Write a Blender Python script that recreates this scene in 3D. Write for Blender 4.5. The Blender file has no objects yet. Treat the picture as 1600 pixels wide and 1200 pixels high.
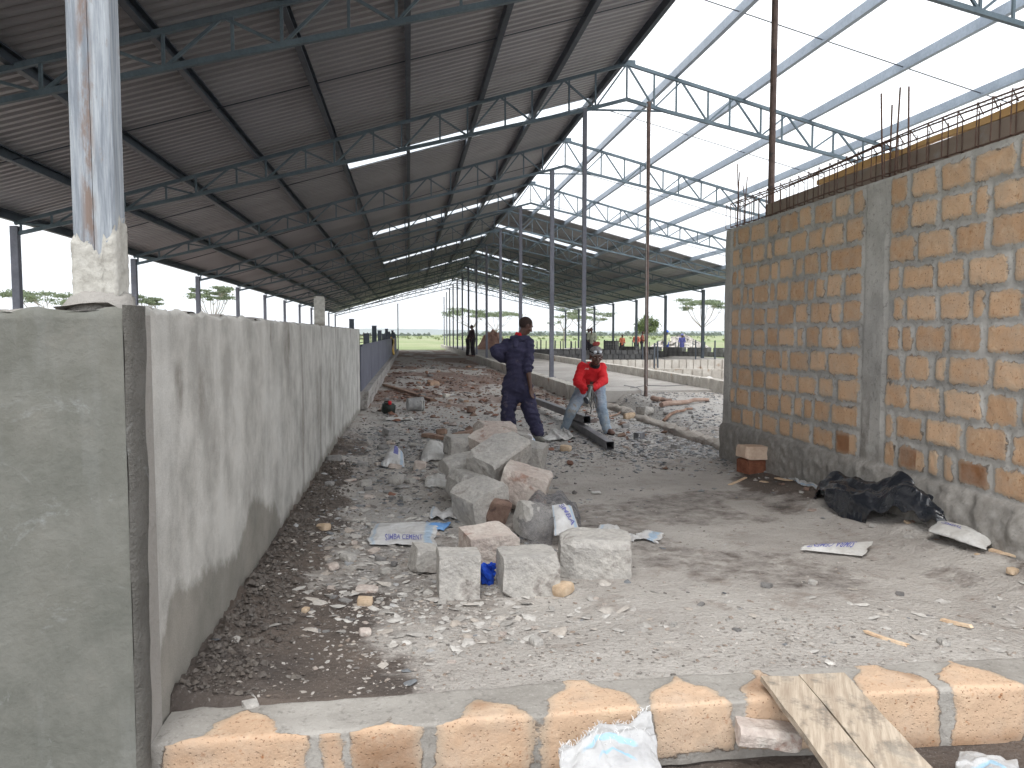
import bpy, bmesh, math, random
import numpy as np
from mathutils import Vector, Matrix, Euler, noise as mnoise
R = math.radians
random.seed(7); rng = np.random.default_rng(7)
SC = bpy.context.scene; COL = SC.collection

# ------------------------------------------------------------------ camera, sky, sun, exposure
CAM_H, FPX, YAW, PITCH = 1.5, 1211.0, 7.53, 3.65
cam_d = bpy.data.cameras.new('camera'); cam = bpy.data.objects.new('camera', cam_d); COL.objects.link(cam)
cam.location = (0, 0, CAM_H); cam.rotation_euler = (R(90 - PITCH), 0, R(-YAW))
cam_d.sensor_width = 36; cam_d.lens = 36 * FPX / 1600; cam_d.clip_start = .05; cam_d.clip_end = 12000
SC.camera = cam
SUN_EL, SUN_AZ = 62, 200          # high, slightly behind the camera
w = bpy.data.worlds.new('World'); SC.world = w; w.use_nodes = True
wn = w.node_tree.nodes; wl = w.node_tree.links; bg = wn['Background']
sky = wn.new('ShaderNodeTexSky'); sky.sky_type = 'NISHITA'; sky.sun_disc = False
sky.sun_elevation = R(SUN_EL); sky.sun_rotation = R(SUN_AZ); sky.dust_density = 4; sky.air_density = 1.0
mx = wn.new('ShaderNodeMix'); mx.data_type = 'RGBA'
cn = wn.new('ShaderNodeTexNoise'); cn.inputs['Scale'].default_value = 2.2; cn.inputs['Detail'].default_value = 5
tc = wn.new('ShaderNodeTexCoord'); wl.new(tc.outputs['Generated'], cn.inputs['Vector'])
cr = wn.new('ShaderNodeValToRGB'); cr.color_ramp.elements[0].position = .3; cr.color_ramp.elements[0].color = (7.6, 7.8, 8.0, 1)
cr.color_ramp.elements[1].position = .7; cr.color_ramp.elements[1].color = (9.2, 9.2, 9.2, 1)
wl.new(cn.outputs['Fac'], cr.inputs['Fac'])
mx.inputs[0].default_value = .93
wl.new(sky.outputs[0], mx.inputs[6]); wl.new(cr.outputs[0], mx.inputs[7]); wl.new(mx.outputs[2], bg.inputs['Color'])
bg.inputs['Strength'].default_value = .14
sl = bpy.data.lights.new('sun', 'SUN'); sl.energy = .9; sl.angle = R(25); sl.color = (1, .98, .95)
so = bpy.data.objects.new('sun', sl); COL.objects.link(so)
az = R(SUN_AZ)
sd = Vector((math.sin(az) * math.cos(R(SUN_EL)), math.cos(az) * math.cos(R(SUN_EL)), math.sin(R(SUN_EL))))
so.rotation_euler = sd.to_track_quat('Z', 'Y').to_euler()
SC.view_settings.view_transform = 'Standard'; SC.view_settings.look = 'None'; SC.view_settings.gamma = 1
SC.view_settings.exposure = .92
try:
    SC.cycles.max_bounces = 8; SC.cycles.diffuse_bounces = 4; SC.cycles.transparent_max_bounces = 12
except Exception: pass

# ------------------------------------------------------------------ pixel -> ground/plane helpers (photo measurements)
_y, _p = R(YAW), R(PITCH)
_fw = Vector((math.sin(_y) * math.cos(_p), math.cos(_y) * math.cos(_p), -math.sin(_p)))
_rt = Vector((math.cos(_y), -math.sin(_y), 0)); _up = _rt.cross(_fw)
def ray(u, v): return _fw + _rt * ((u - 800) / FPX) - _up * ((v - 600) / FPX)
C0 = Vector((0, 0, CAM_H))
def G(u, v, z=0.): r = ray(u, v); return C0 + r * ((z - CAM_H) / r.z)
def atY(u, v, Y): r = ray(u, v); return C0 + r * (Y / r.y)
def atX(u, v, X): r = ray(u, v); return C0 + r * (X / r.x)

# ------------------------------------------------------------------ numpy noise
def _h(ix, iy, s):
    h = (ix.astype(np.int64) * 374761393 + iy.astype(np.int64) * 668265263 + s * 1442695041) & 0xffffffff
    h = ((h ^ (h >> 13)) * 1274126177) & 0xffffffff
    return ((h ^ (h >> 16)) & 0xffffff) / float(0xffffff)
def vn(x, y, s=0):
    x = np.asarray(x, float); y = np.asarray(y, float)
    ix = np.floor(x); iy = np.floor(y); fx = x - ix; fy = y - iy
    fx = fx * fx * (3 - 2 * fx); fy = fy * fy * (3 - 2 * fy)
    a = _h(ix, iy, s); b = _h(ix + 1, iy, s); c = _h(ix, iy + 1, s); d = _h(ix + 1, iy + 1, s)
    return (a * (1 - fx) + b * fx) * (1 - fy) + (c * (1 - fx) + d * fx) * fy
def fbm(x, y, s=0, o=4):
    t = 0; a = .5; k = 0
    x = np.asarray(x, float); y = np.asarray(y, float)
    for i in range(o):
        t = t + a * vn(x, y, s + i * 17); k += a; a *= .5; x = x * 2.03 + 3.1; y = y * 2.03 - 1.7
    return t / k - .5
def sst(e0, e1, x):
    t = np.clip((x - e0) / (e1 - e0), 0, 1); return t * t * (3 - 2 * t)

# ------------------------------------------------------------------ material building
def s2l(*c):
    return tuple(((v / 255) / 12.92 if v / 255 <= .04045 else ((v / 255 + .055) / 1.055) ** 2.4) for v in c) + (1,)
class T:
    def __init__(s, name):
        s.m = bpy.data.materials.new(name); s.m.use_nodes = True; s.t = s.m.node_tree; s.n = s.t.nodes
        s.b = s.n['Principled BSDF']; s.out = s.n['Material Output']; s.tc = s.n.new('ShaderNodeTexCoord')
        s.b.inputs['Specular IOR Level'].default_value = .3
    def L(s, a, b): s.t.links.new(a, b)
    def put(s, sock, v):
        if hasattr(v, 'links') or isinstance(v, bpy.types.NodeSocket): s.L(v, sock)
        else: sock.default_value = v
    def vec(s, scale=(1, 1, 1), kind='Object'):
        mp = s.n.new('ShaderNodeMapping'); s.L(s.tc.outputs[kind], mp.inputs[0]); mp.inputs['Scale'].default_value = scale; return mp.outputs[0]
    def noise(s, sc, det=4, rough=.55, vec=None, dist=0):
        n = s.n.new('ShaderNodeTexNoise'); n.inputs['Scale'].default_value = sc; n.inputs['Detail'].default_value = det
        n.inputs['Roughness'].default_value = rough; n.inputs['Distortion'].default_value = dist
        s.L(vec if vec is not None else s.tc.outputs['Object'], n.inputs['Vector']); return n.outputs['Fac']
    def vor(s, sc, vec=None, feat='F1', out='Distance'):
        n = s.n.new('ShaderNodeTexVoronoi'); n.feature = feat; n.inputs['Scale'].default_value = sc
        s.L(vec if vec is not None else s.tc.outputs['Object'], n.inputs['Vector']); return n.outputs[out]
    def ramp(s, f, *st):
        r = s.n.new('ShaderNodeValToRGB'); e = r.color_ramp.elements
        while len(e) < len(st): e.new(.5)
        for k, (p, c) in enumerate(st):
            e[k].position = p; e[k].color = c if isinstance(c, tuple) else (c, c, c, 1)
        s.L(f, r.inputs[0]); return r.outputs[0]
    def mix(s, f, a, b, mode='MIX'):
        m = s.n.new('ShaderNodeMix'); m.data_type = 'RGBA'; m.blend_type = mode
        s.put(m.inputs[0], f); s.put(m.inputs[6], a); s.put(m.inputs[7], b); return m.outputs[2]
    def ma(s, op, a, b=0., c=None):
        m = s.n.new('ShaderNodeMath'); m.operation = op; s.put(m.inputs[0], a); s.put(m.inputs[1], b)
        if c is not None: s.put(m.inputs[2], c)
        return m.outputs[0]
    def attr(s, name, out='Fac'):
        a = s.n.new('ShaderNodeAttribute'); a.attribute_name = name; return a.outputs[out]
    def sep(s, sock):
        q = s.n.new('ShaderNodeSeparateXYZ'); s.L(sock, q.inputs[0]); return q.outputs
    def bump(s, h, dist=.01, st=1., nrm=None):
        b = s.n.new('ShaderNodeBump'); b.inputs['Distance'].default_value = dist; b.inputs['Strength'].default_value = st
        s.L(h, b.inputs['Height'])
        if nrm is not None: s.L(nrm, b.inputs['Normal'])
        return b.outputs[0]
    def set(s, col=None, rough=None, nrm=None, metal=None, spec=None):
        I = s.b.inputs
        if col is not None: s.put(I['Base Color'], col)
        if rough is not None: s.put(I['Roughness'], rough)
        if nrm is not None: s.put(I['Normal'], nrm)
        if metal is not None: s.put(I['Metallic'], metal)
        if spec is not None: s.put(I['Specular IOR Level'], spec)
        return s.m
MATS = {}
def simple(name, c1, c2, sc=4, rough=.8, bs=60, bd=.002, metal=0, c3=None, c3sc=9, c3lo=.62, spec=.3, fine=.10, rnd=0.):
    if name in MATS: return MATS[name]
    t = T(name)
    c = t.mix(t.ramp(t.noise(sc, 5, .6), (.35, 0.), (.65, 1.)), c1, c2)
    if c3 is not None: c = t.mix(t.ramp(t.noise(c3sc, 5, .65), (c3lo, 0.), (c3lo + .1, 1.)), c, c3)
    f = t.noise(bs * .7, 3, .6)
    c = t.mix(fine, c, t.ramp(f, (.3, (0, 0, 0, 1)), (.7, (1, 1, 1, 1))), 'OVERLAY')
    if rnd:
        oi = t.n.new('ShaderNodeObjectInfo')
        c = t.mix(rnd, c, t.ramp(oi.outputs['Random'], (0., (.12, .1, .09, 1)), (1., (.9, .88, .85, 1))), 'OVERLAY')
    t.set(c, rough, t.bump(t.noise(bs, 4, .6), bd, 1.), metal, spec)
    MATS[name] = t.m; return t.m

# ------------------------------------------------------------------ object helpers
def tag(o, label=None, cat=None, group=None, kind=None):
    for k, v in (('label', label), ('category', cat), ('group', group), ('kind', kind)):
        if v: o[k] = v
    return o
def link(name, me, mat=None, parent=None, loc=(0, 0, 0), smooth=False):
    o = bpy.data.objects.new(name, me); COL.objects.link(o)
    if mat and not me.materials: me.materials.append(mat)
    if smooth: me.shade_smooth()
    o.location = loc
    if parent: o.parent = parent
    return o
def empty(name, loc=(0, 0, 0), rz=0, **k):
    o = bpy.data.objects.new(name, None); COL.objects.link(o); o.location = loc; o.rotation_euler = (0, 0, rz); o.empty_display_size = .1
    return tag(o, **k)
def children(o): return [c for c in bpy.data.objects if c.parent == o]
def copy_tree(o, parent=None):
    c = o.copy(); COL.objects.link(c); c.parent = parent
    for ch in children(o): copy_tree(ch, c)
    return c
class MB:
    def __init__(s): s.v = []; s.f = []
    def add(s, v, f):
        n = len(s.v); s.v += [tuple(q) for q in v]; s.f += [tuple(i + n for i in q) for q in f]
    def box(s, c, size, rot=None):
        hx, hy, hz = [q / 2 for q in size]; M = Euler(rot).to_matrix() if rot else Matrix.Identity(3); c = Vector(c)
        s.add([c + M @ Vector((x, y, z)) for x in (-hx, hx) for y in (-hy, hy) for z in (-hz, hz)],
              [(0, 1, 3, 2), (4, 6, 7, 5), (0, 4, 5, 1), (2, 3, 7, 6), (0, 2, 6, 4), (1, 5, 7, 3)])
    def bar(s, a, b, w, h, up=(0, 0, 1)):
        a = Vector(a); b = Vector(b); d = (b - a).normalized(); r = d.cross(Vector(up))
        if r.length < 1e-3: r = d.cross(Vector((0, 1, 0)))
        r.normalize(); u = r.cross(d)
        V = [p + r * x * w / 2 + u * y * h / 2 for p in (a, b) for x, y in ((-1, -1), (1, -1), (1, 1), (-1, 1))]
        s.add(V, [(0, 3, 2, 1), (4, 5, 6, 7), (0, 1, 5, 4), (1, 2, 6, 5), (2, 3, 7, 6), (3, 0, 4, 7)])
    def sweep(s, prof, a, b, up=(0, 0, 1), closed=True):
        a = Vector(a); b = Vector(b); d = (b - a).normalized(); r = d.cross(Vector(up)).normalized(); u = r.cross(d); n = len(prof)
        V = [p + r * x + u * y for p in (a, b) for x, y in prof]
        F = [(i, (i + 1) % n, n + (i + 1) % n, n + i) for i in range(n)] + [tuple(range(n - 1, -1, -1)), tuple(range(n, 2 * n))]
        s.add(V, F)
    def tube(s, pts, r, n=6, cap=True):
        pts = [Vector(p) for p in pts]; rr = r if isinstance(r, (list, tuple)) else [r] * len(pts); V = []; F = []; pu = None
        for i, p in enumerate(pts):
            d = (pts[min(i + 1, len(pts) - 1)] - pts[max(i - 1, 0)]).normalized()
            a = d.cross(pu if pu is not None and abs(d.dot(pu)) < .95 else Vector((0, 0, 1)) if abs(d.z) < .9 else Vector((1, 0, 0))).normalized(); b = a.cross(d); pu = b
            V += [p + (a * math.cos(t) + b * math.sin(t)) * rr[i] for t in [2 * math.pi * k / n for k in range(n)]]
        for i in range(len(pts) - 1):
            F += [(i * n + k, i * n + (k + 1) % n, (i + 1) * n + (k + 1) % n, (i + 1) * n + k) for k in range(n)]
        if cap: F += [tuple(range(n - 1, -1, -1)), tuple(range((len(pts) - 1) * n, len(pts) * n))]
        s.add(V, F)
    def lathe(s, prof, c=(0, 0, 0), n=20, M=None):
        V = []; c = Vector(c); M = M or Matrix.Identity(3)
        for r, z in prof: V += [c + M @ Vector((r * math.cos(2 * math.pi * k / n), r * math.sin(2 * math.pi * k / n), z)) for k in range(n)]
        F = [(i * n + k, i * n + (k + 1) % n, (i + 1) * n + (k + 1) % n, (i + 1) * n + k) for i in range(len(prof) - 1) for k in range(n)]
        s.add(V, F)
    def mesh(s, name, off=(0, 0, 0)):
        me = bpy.data.meshes.new(name); o = Vector(off)
        me.from_pydata([tuple(Vector(v) - o) for v in s.v] if o.length else s.v, [], s.f); me.update(); return me
    def build(s, name, mat, parent=None, off=None, smooth=False, loc=None):
        # geometry is given in world coordinates; off = origin of the parent thing
        if off is None: off = parent.matrix_basis.translation.copy() if parent else Vector((0, 0, 0))
        return link(name, s.mesh(name, off), mat, parent, loc or (0, 0, 0), smooth)
    def thing(s, name, mat, base, smooth=False, **k):
        o = link(name, s.mesh(name, base), mat, None, base, smooth); return tag(o, **k)
def grid(P, name, attrs=None, mask=None):
    ny, nx = P.shape[:2]
    idx = np.arange(ny * nx).reshape(ny, nx)
    q = np.stack([idx[:-1, :-1], idx[:-1, 1:], idx[1:, 1:], idx[1:, :-1]], -1).reshape(-1, 4)
    if mask is not None: q = q[mask.reshape(-1)]
    me = bpy.data.meshes.new(name)
    me.vertices.add(ny * nx); me.vertices.foreach_set('co', P.reshape(-1).astype(np.float32))
    me.loops.add(len(q) * 4); me.loops.foreach_set('vertex_index', q.reshape(-1).astype(np.int32))
    me.polygons.add(len(q)); me.polygons.foreach_set('loop_start', np.arange(0, len(q) * 4, 4, dtype=np.int32))
    me.update(calc_edges=True); me.validate()
    for k, a in (attrs or {}).items():
        at = me.attributes.new(k, 'FLOAT', 'POINT'); at.data.foreach_set('value', a.reshape(-1).astype(np.float32))
    me.shade_smooth(); return me

# ------------------------------------------------------------------ terrain
SLAB_Z = .33
def H(x, y, fine=True):
    x = np.asarray(x, float); y = np.asarray(y, float)
    z = fbm(x * .7, y * .7, 3) * .05
    if fine: z = z + fbm(x * 4, y * 4, 5, 4) * .022 * sst(60, 20, y)
    # rising gravel ramp up to the slab on the right
    z = z + sst(4.1, 4.5, x) * (sst(10, 15.3, y) * .24 + .03) * sst(80, 70, y)
    z = np.where((x > 4.2) & (x < 6.5) & (y > 15.8) & (y < 80), .2, z)
    z = np.where((x > 6.5) & (x < 15) & (y > 14) & (y < 80), .12 + fbm(x, y, 9) * .12, z)
    # clumps of dropped mortar at the foot of the left wall
    d = np.abs(x + .96)
    cl = sst(.5, .02, d) * sst(15, 12, y) * (y > 2.9)
    z = z + cl * (.05 + .16 * np.abs(fbm(x * 9, y * 9, 11, 4)) + .03 * fbm(x * 22, y * 22, 12, 3))
    # debris bank along the foot of the brick wall
    bk = sst(.8, .0, np.abs(x - 3.85)) * sst(9.2, 5.0, y) * (x < 4.3)
    z = z + bk * (.13 + .10 * fbm(x * 5, y * 5, 14, 4))
    # ridge left behind the stone heap, low rubble rise in the middle distance
    z = z + .05 * sst(1.2, 0, np.hypot((x - .5) / 1.1, (y - 8.5) / 3.5)) * (1 + 2 * fbm(x * 6, y * 6, 15, 3))
    z = z + .06 * sst(2.2, .4, np.abs(x - .4)) * sst(18, 30, y) * (1 + 3 * fbm(x * 1.4, y * 1.4, 18, 3)) * sst(78, 70, y)
    # flat bed under the front kerb wall and the trench in front of it
    z = np.where(y < 3.17, -.02, z) if fine else z
    tr = np.where(y < 2.95, -.235 + .03 * fbm(x * 5, y * 5, 21, 4) - .10 * sst(2.75, 2.45, y + .08 * fbm(x * 2, 0 * y, 4)) - .25 * sst(1.8, .5, y), z)
    return np.where(y < 2.95, tr, z)
def hz(x, y): return float(H(np.array([x]), np.array([y]))[0])
def axis(segs):
    out = [segs[0][0]]
    for a, b, st in segs:
        n = max(1, int(round((b - a) / st))); out += list(np.linspace(a, b, n + 1)[1:])
    return np.array(out)
def geo(a, b, n): return list(np.geomspace(a, b, n))
xs = np.array(sorted([-v for v in geo(9, 6000, 26)] + list(axis([(-8.5, -1.2, .5), (-1.2, 4.6, .03), (4.6, 9, .12), (9, 18, .5)])) + geo(19, 6000, 26)))
ys = np.array(list(-np.array(geo(4, 300, 10)[::-1])) + list(axis([(-3, 1.8, .3), (1.8, 2.93, .03), (2.93, 2.96, .03), (2.96, 9, .03), (9, 14, .05), (14, 22, .1), (22, 45, .3), (45, 90, .8)])) + geo(92, 9000, 40))
XX, YY = np.meshgrid(xs, ys); ZZ = H(XX, YY)
nz = fbm(XX * 1.1, YY * 1.1, 31, 5)
wet = sst(1.15, .5, XX + .96 + nz * 1.6 + .12 * (YY - 3.5)) * sst(8.5, 6, YY) * (YY > 2.95)
wet = wet * (1 - .75 * sst(4.35, 4.9, YY + nz) * sst(-.78, -.6, XX + nz * .3))
wet = np.maximum(wet, sst(.5, .2, XX + .96 + nz * .8) * sst(14, 9, YY) * .8)
wet = np.maximum(wet, .8 * sst(2.9, 3.7, XX + nz * 1.6 - .1) * sst(9.8, 7.5, YY) * (XX < 4.4) * (YY > 2.95))
wet = np.maximum(wet, .42 * sst(.05, .2, fbm(XX * .8, YY * .9, 40, 4)) * (YY < 12) * (YY > 2.95))
wet = np.maximum(wet, .75 * (YY < 2.95))
red = sst(13.5, 20, YY + nz * 9) * sst(3.9, 3.2, XX) * sst(90, 76, YY) * sst(-.16, .12, fbm(XX * .8, YY * .35, 50, 4) + .03)
red = np.maximum(red, ((XX > 7) & (XX < 12) & (YY > 16) & (YY < 22)) * 1.)
grs = np.maximum(sst(74, 77, YY + nz * 4), sst(15.5, 17, XX) * sst(20, 30, YY)); grs = np.maximum(grs, sst(-13, -17, XX))
pale = sst(9, 11, YY + nz * 3) * sst(17, 13, YY + nz * 4) * sst(-.1, .15, nz + .05)
pale = np.maximum(pale, sst(-.8, -.5, XX) * sst(.9, .5, XX) * sst(4.3, 4.8, YY) * sst(7.5, 6, YY) * sst(-.12, .04, fbm(XX * 5, YY * 4, 44, 4)) * 1.)
dark = sst(18, 26, YY) * sst(72, 60, YY)
gm = grid(np.stack([XX, YY, ZZ], -1), 'ground', dict(wet=wet, red=red, grass=grs, pale=pale, slab=0 * XX))
t = T('ground_soil')
n1 = t.noise(1.3, 6, .6); n2 = t.noise(9, 5, .65); n3 = t.noise(70, 4, .7); n4 = t.noise(.35, 4, .5)
soil = t.mix(t.ramp(n1, (.38, 0.), (.62, 1.)), s2l(162, 156, 150), s2l(184, 179, 173))
soil = t.mix(t.ramp(n2, (.42, 0.), (.66, .55)), soil, s2l(184, 179, 174))
soil = t.mix(t.ramp(t.noise(3.1, 5, .6), (.56, 0.), (.68, .6)), soil, s2l(142, 131, 122))
wf = t.ma('ADD', t.attr('wet'), t.ma('MULTIPLY', t.ma('SUBTRACT', n2, .5), .9)); wfr = t.ramp(wf, (.3, 0.), (.62, 1.))
wetc = t.mix(t.ramp(n1, (.35, 0.), (.65, 1.)), s2l(84, 77, 73), s2l(110, 99, 91))
soil = t.mix(t.ma('MULTIPLY', t.attr('pale'), .8), soil, s2l(168, 166, 163))
soil = t.mix(wfr, soil, wetc)
redc = t.mix(t.ramp(n2, (.4, 0.), (.6, 1.)), s2l(112, 88, 79), s2l(146, 124, 112))
soil = t.mix(t.ma('MULTIPLY', t.ramp(t.ma('ADD', t.attr('red'), t.ma('MULTIPLY', t.ma('SUBTRACT', n2, .5), .8)), (.35, 0.), (.7, 1.)), .85), soil, redc)
spk = t.ramp(n3, (.6, 0.), (.72, 1.)); soil = t.mix(t.ma('MULTIPLY', spk, .45), soil, s2l(190, 186, 180))
spd = t.ramp(t.noise(45, 3, .7), (.28, 1.), (.38, 0.)); soil = t.mix(t.ma('MULTIPLY', spd, .5), soil, s2l(72, 64, 58))
gv = t.vec((1, .35, 1))
gr1 = t.mix(t.ramp(t.noise(.02, 5, .6, gv), (.4, 0.), (.6, 1.)), s2l(124, 140, 96), s2l(148, 150, 120))
gr1 = t.mix(t.ramp(t.noise(.12, 5, .7, gv), (.45, 0.), (.65, .6)), gr1, s2l(112, 126, 84))
soil = t.mix(t.attr('grass'), soil, gr1)
vv = t.vor(38); bh = t.ma('ADD', t.ma('MULTIPLY', n3, .5), t.ma('ADD', t.ma('MULTIPLY', n2, 1.2), t.ma('MULTIPLY', vv, -.35)))
t.set(soil, t.ramp(wfr, (0., .95), (1., .72)), t.bump(bh, .022, 1.), 0, .25)
go = link('ground', gm, t.m); tag(go, kind='structure')

# ------------------------------------------------------------------ shared materials
M_steel = simple('painted_steel', s2l(86, 100, 109), s2l(104, 119, 128), 3, .5, 40, .0006, .1, s2l(108, 100, 96), 12, .7)
M_steel_dk = simple('dark_steel', s2l(66, 72, 80), s2l(84, 90, 98), 3, .5, 40, .0006, .2, s2l(88, 72, 62), 12, .68)
M_pur_lit = simple('skylit_purlin', s2l(142, 154, 168), s2l(160, 172, 186), 2, .4, 30, .0005, .2)  # purlin steel of the open right slope, sky light put into the colour
M_rust = simple('rusty_steel', s2l(88, 74, 70), s2l(114, 98, 92), 8, .75, 60, .001, .1, s2l(70, 66, 66), 10, .55)
M_rebar = simple('rusty_rebar', s2l(86, 66, 58), s2l(112, 90, 80), 20, .8, 200, .0015, .2)
M_stone = simple('grey_stone', s2l(166, 163, 159), s2l(186, 182, 176), 4, .9, 40, .014, 0, s2l(140, 134, 129), 5, .56, .2, .16)
M_stone_pink = simple('pinkish_stone', s2l(186, 172, 164), s2l(204, 196, 188), 4, .9, 40, .014, 0, s2l(156, 128, 116), 6, .56, .2, .16)
M_stone_brown = simple('brown_stone', s2l(118, 96, 86), s2l(142, 120, 108), 9, .9, 60, .008, 0, s2l(88, 72, 66), 14, .55)
M_tan = simple('orange_tan_stone', s2l(180, 156, 130), s2l(202, 182, 158), 12, .9, 90, .003, 0, s2l(150, 120, 98), 18, .62)
M_rubble = simple('dark_rubble', s2l(120, 120, 120), s2l(154, 152, 150), 6, .88, 70, .005, 0, None, rnd=.4)
M_wood = simple('weathered_timber', s2l(170, 150, 126), s2l(192, 176, 152), 6, .8, 50, .002)
M_wood_br = simple('rough_brown_timber', s2l(126, 100, 86), s2l(158, 134, 118), 6, .85, 50, .003)
M_conc = simple('cast_concrete', s2l(150, 147, 142), s2l(172, 169, 164), 2.5, .92, 60, .003, 0, s2l(120, 116, 110), 3, .62)
def block_mat(name, c1, c2, stain, mort1, mort2, pit=.5, joint=True):
    t = T(name)
    sd_ = t.attr('sdf'); rn = t.attr('rnd'); n9 = t.noise(14, 5, .65); nf = t.noise(60, 4, .7); nl = t.noise(2.2, 4, .6)
    s_ = t.ma('ADD', sd_, t.ma('MULTIPLY', t.ma('SUBTRACT', n9, .54), .095)); s_ = t.ma('ADD', s_, t.ma('MULTIPLY', t.ma('SUBTRACT', nf, .5), .012))
    f = t.ramp(t.ma('MULTIPLY_ADD', s_, 40., .5), (.3, 0.), (.7, 1.))
    c = t.mix(rn, c1, c2)
    c = t.mix(t.ramp(t.noise(9, 5, .7), (.5, 0.), (.7, .5)), c, s2l(218, 194, 166))
    c = t.mix(t.ramp(t.noise(26, 4, .7), (.60, 0.), (.70, .8)), c, s2l(158, 104, 62))
    c = t.mix(t.ramp(t.noise(75, 2, .6), (.66, 0.), (.72, 1.)), c, s2l(112, 78, 54))
    c = t.mix(t.ramp(t.attr('stain'), (.1, 0.), (.9, .9)), c, t.mix(n9, stain, s2l(120, 92, 68)))
    c = t.mix(t.ramp(t.noise(3.3, 5, .7), (.45, 0.), (.75, .5)), c, s2l(182, 172, 160))
    # cement smear near block edges
    c = t.mix(t.ramp(t.ma('ADD', t.ma('MULTIPLY', sd_, 12.), t.ma('MULTIPLY', nl, 1.0)), (.55, .55), (.95, 0.)), c, s2l(172, 160, 144))
    mo = t.mix(t.ramp(nl, (.35, 0.), (.65, 1.)), mort1, mort2); mo = t.mix(t.ramp(t.noise(30, 4, .7), (.3, .5), (.45, 0.)), mo, s2l(98, 94, 90))
    mo = t.mix(t.ramp(nf, (.55, 0.), (.75, .5)), mo, s2l(190, 186, 180))
    mo = t.mix(t.ma('MULTIPLY', t.attr('damp'), t.ramp(n9, (.3, .3), (.6, .8))), mo, s2l(118, 113, 107)); c = t.mix(t.ma('MULTIPLY', t.attr('damp'), .35), c, s2l(128, 94, 68))
    # fine dark crack where mortar meets stone
    cr_ = t.ramp(t.ma('ABSOLUTE', s_), (0., 1.), (.006, 0.)); crk = t.ma('MULTIPLY', cr_, t.ramp(t.noise(6, 3, .6), (.5, 0.), (.6, .7)))
    col = t.mix(crk, t.mix(f, mo, c), s2l(70, 60, 54))
    hgt = t.ma('ADD', t.ma('MULTIPLY', f, .25), t.ma('ADD', t.ma('MULTIPLY', nf, .45), t.ma('MULTIPLY', n9, .6)))
    hgt = t.ma('SUBTRACT', hgt, t.ma('MULTIPLY', t.ramp(t.vor(55), (.12, 1.), (.25, 0.)), t.ma('MULTIPLY', f, .35)))
    t.set(col, .92, t.bump(hgt, .009, 1.), 0, .15); return t.m
M_block = block_mat('tan_block_masonry', s2l(192, 156, 124), s2l(216, 182, 150), s2l(156, 104, 70), s2l(154, 152, 148), s2l(184, 181, 176))

def block_layout(y, z, rows, z0, rh, y0, y1, seed, wmin=.24, wmax=.40, gap=.044, jit=.012):
    """signed distance to the nearest block edge (positive inside) plus a per block random"""
    rr = random.Random(seed); sdf = np.full(y.shape, -1.); rnd = np.zeros(y.shape); st = np.zeros(y.shape)
    for r in range(rows):
        c = y0 + (rr.uniform(0, .2) if r % 2 else 0) - .0; first = True
        while c < y1:
            wd = rr.uniform(wmin, wmax) if rr.random() > .13 else rr.uniform(.14, .19)
            a = c + gap * rr.uniform(.6, 1.5) / 2; b = min(c + wd, y1) - gap * rr.uniform(.6, 1.5) / 2
            if first: a = y0 + .005; first = False
            q = rr.random(); s_ = 1. if rr.random() < .006 else 0.
            lo = z0 + r * rh + gap / 2 + rr.uniform(-jit, jit); hi = z0 + (r + 1) * rh - gap / 2 + rr.uniform(-jit, jit)
            if b - a > .04:
                tl = rr.uniform(-.02, .02); cy = (a + b) / 2; cz = (lo + hi) / 2
                yy = (y - cy) - tl * (z - cz) * 3; zz = (z - cz) + tl * (y - cy)
                rad = .03; dx = np.abs(yy) - ((b - a) / 2 - rad); dz = np.abs(zz) - ((hi - lo) / 2 - rad)
                d = rad - np.hypot(np.maximum(dx, 0), np.maximum(dz, 0)) - np.minimum(np.maximum(dx, dz), 0)
                m = d > sdf; sdf = np.where(m, d, sdf); rnd = np.where(m, q, rnd); st = np.where(m, s_, st)
            c += wd
    return sdf, rnd, st

# ------------------------------------------------------------------ brick / stone wall on the right
WX = 3.80
W = empty('stone_block_wall', (WX, 9.0, 0), label='tall tan stone block wall with thick grey mortar and a concrete pilaster, on the right', cat='wall')
ya = np.arange(2.4, 9.0001, .02); za = np.arange(-.05, 2.7601, .02); Yg, Zg = np.meshgrid(ya, za)
s1, r1, t1 = block_layout(Yg, Zg, 10, .44, .2295, 6.13, 8.80, 5, .27, .40)
s2, r2, t2 = block_layout(Yg, Zg, 10, .44, .2295, 2.4, 5.78, 6, .30, .43)
sdf = np.where(Yg > 5.95, s1, s2); rnd = np.where(Yg > 5.95, r1, r2); st = np.where(Yg > 5.95, t1, t2)
pil = (Yg > 5.80) & (Yg < 6.10); endc = Yg > 8.82; pl = Zg < .44
sdf = np.where(pil | endc | pl, -.1, sdf)
for (yy_, zz_) in ((6.45, .52), (5.55, .53), (4.72, .52)):                     # three darker rusty stones low down
    st = np.where((np.abs(Yg - yy_) < .2) & (Zg > .44) & (Zg < .67) & (rnd == rnd[np.argmin(np.abs(za - zz_)), np.argmin(np.abs(ya - yy_))]), 1, st)
out = np.clip(sdf + .004, -.01, .006) * .9 + .014 + fbm(Yg * 9, Zg * 9, 60, 4) * .012 + fbm(Yg * 30, Zg * 30, 61, 3) * .006
out = np.where(sdf > 0, out + (rnd - .5) * .008, out)
out = np.where(pil, .018 + fbm(Yg * 5, Zg * 5, 62, 5) * .03, out)
out = np.where(endc, .022 + fbm(Yg * 5, Zg * 4, 63, 5) * .02, out)
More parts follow.
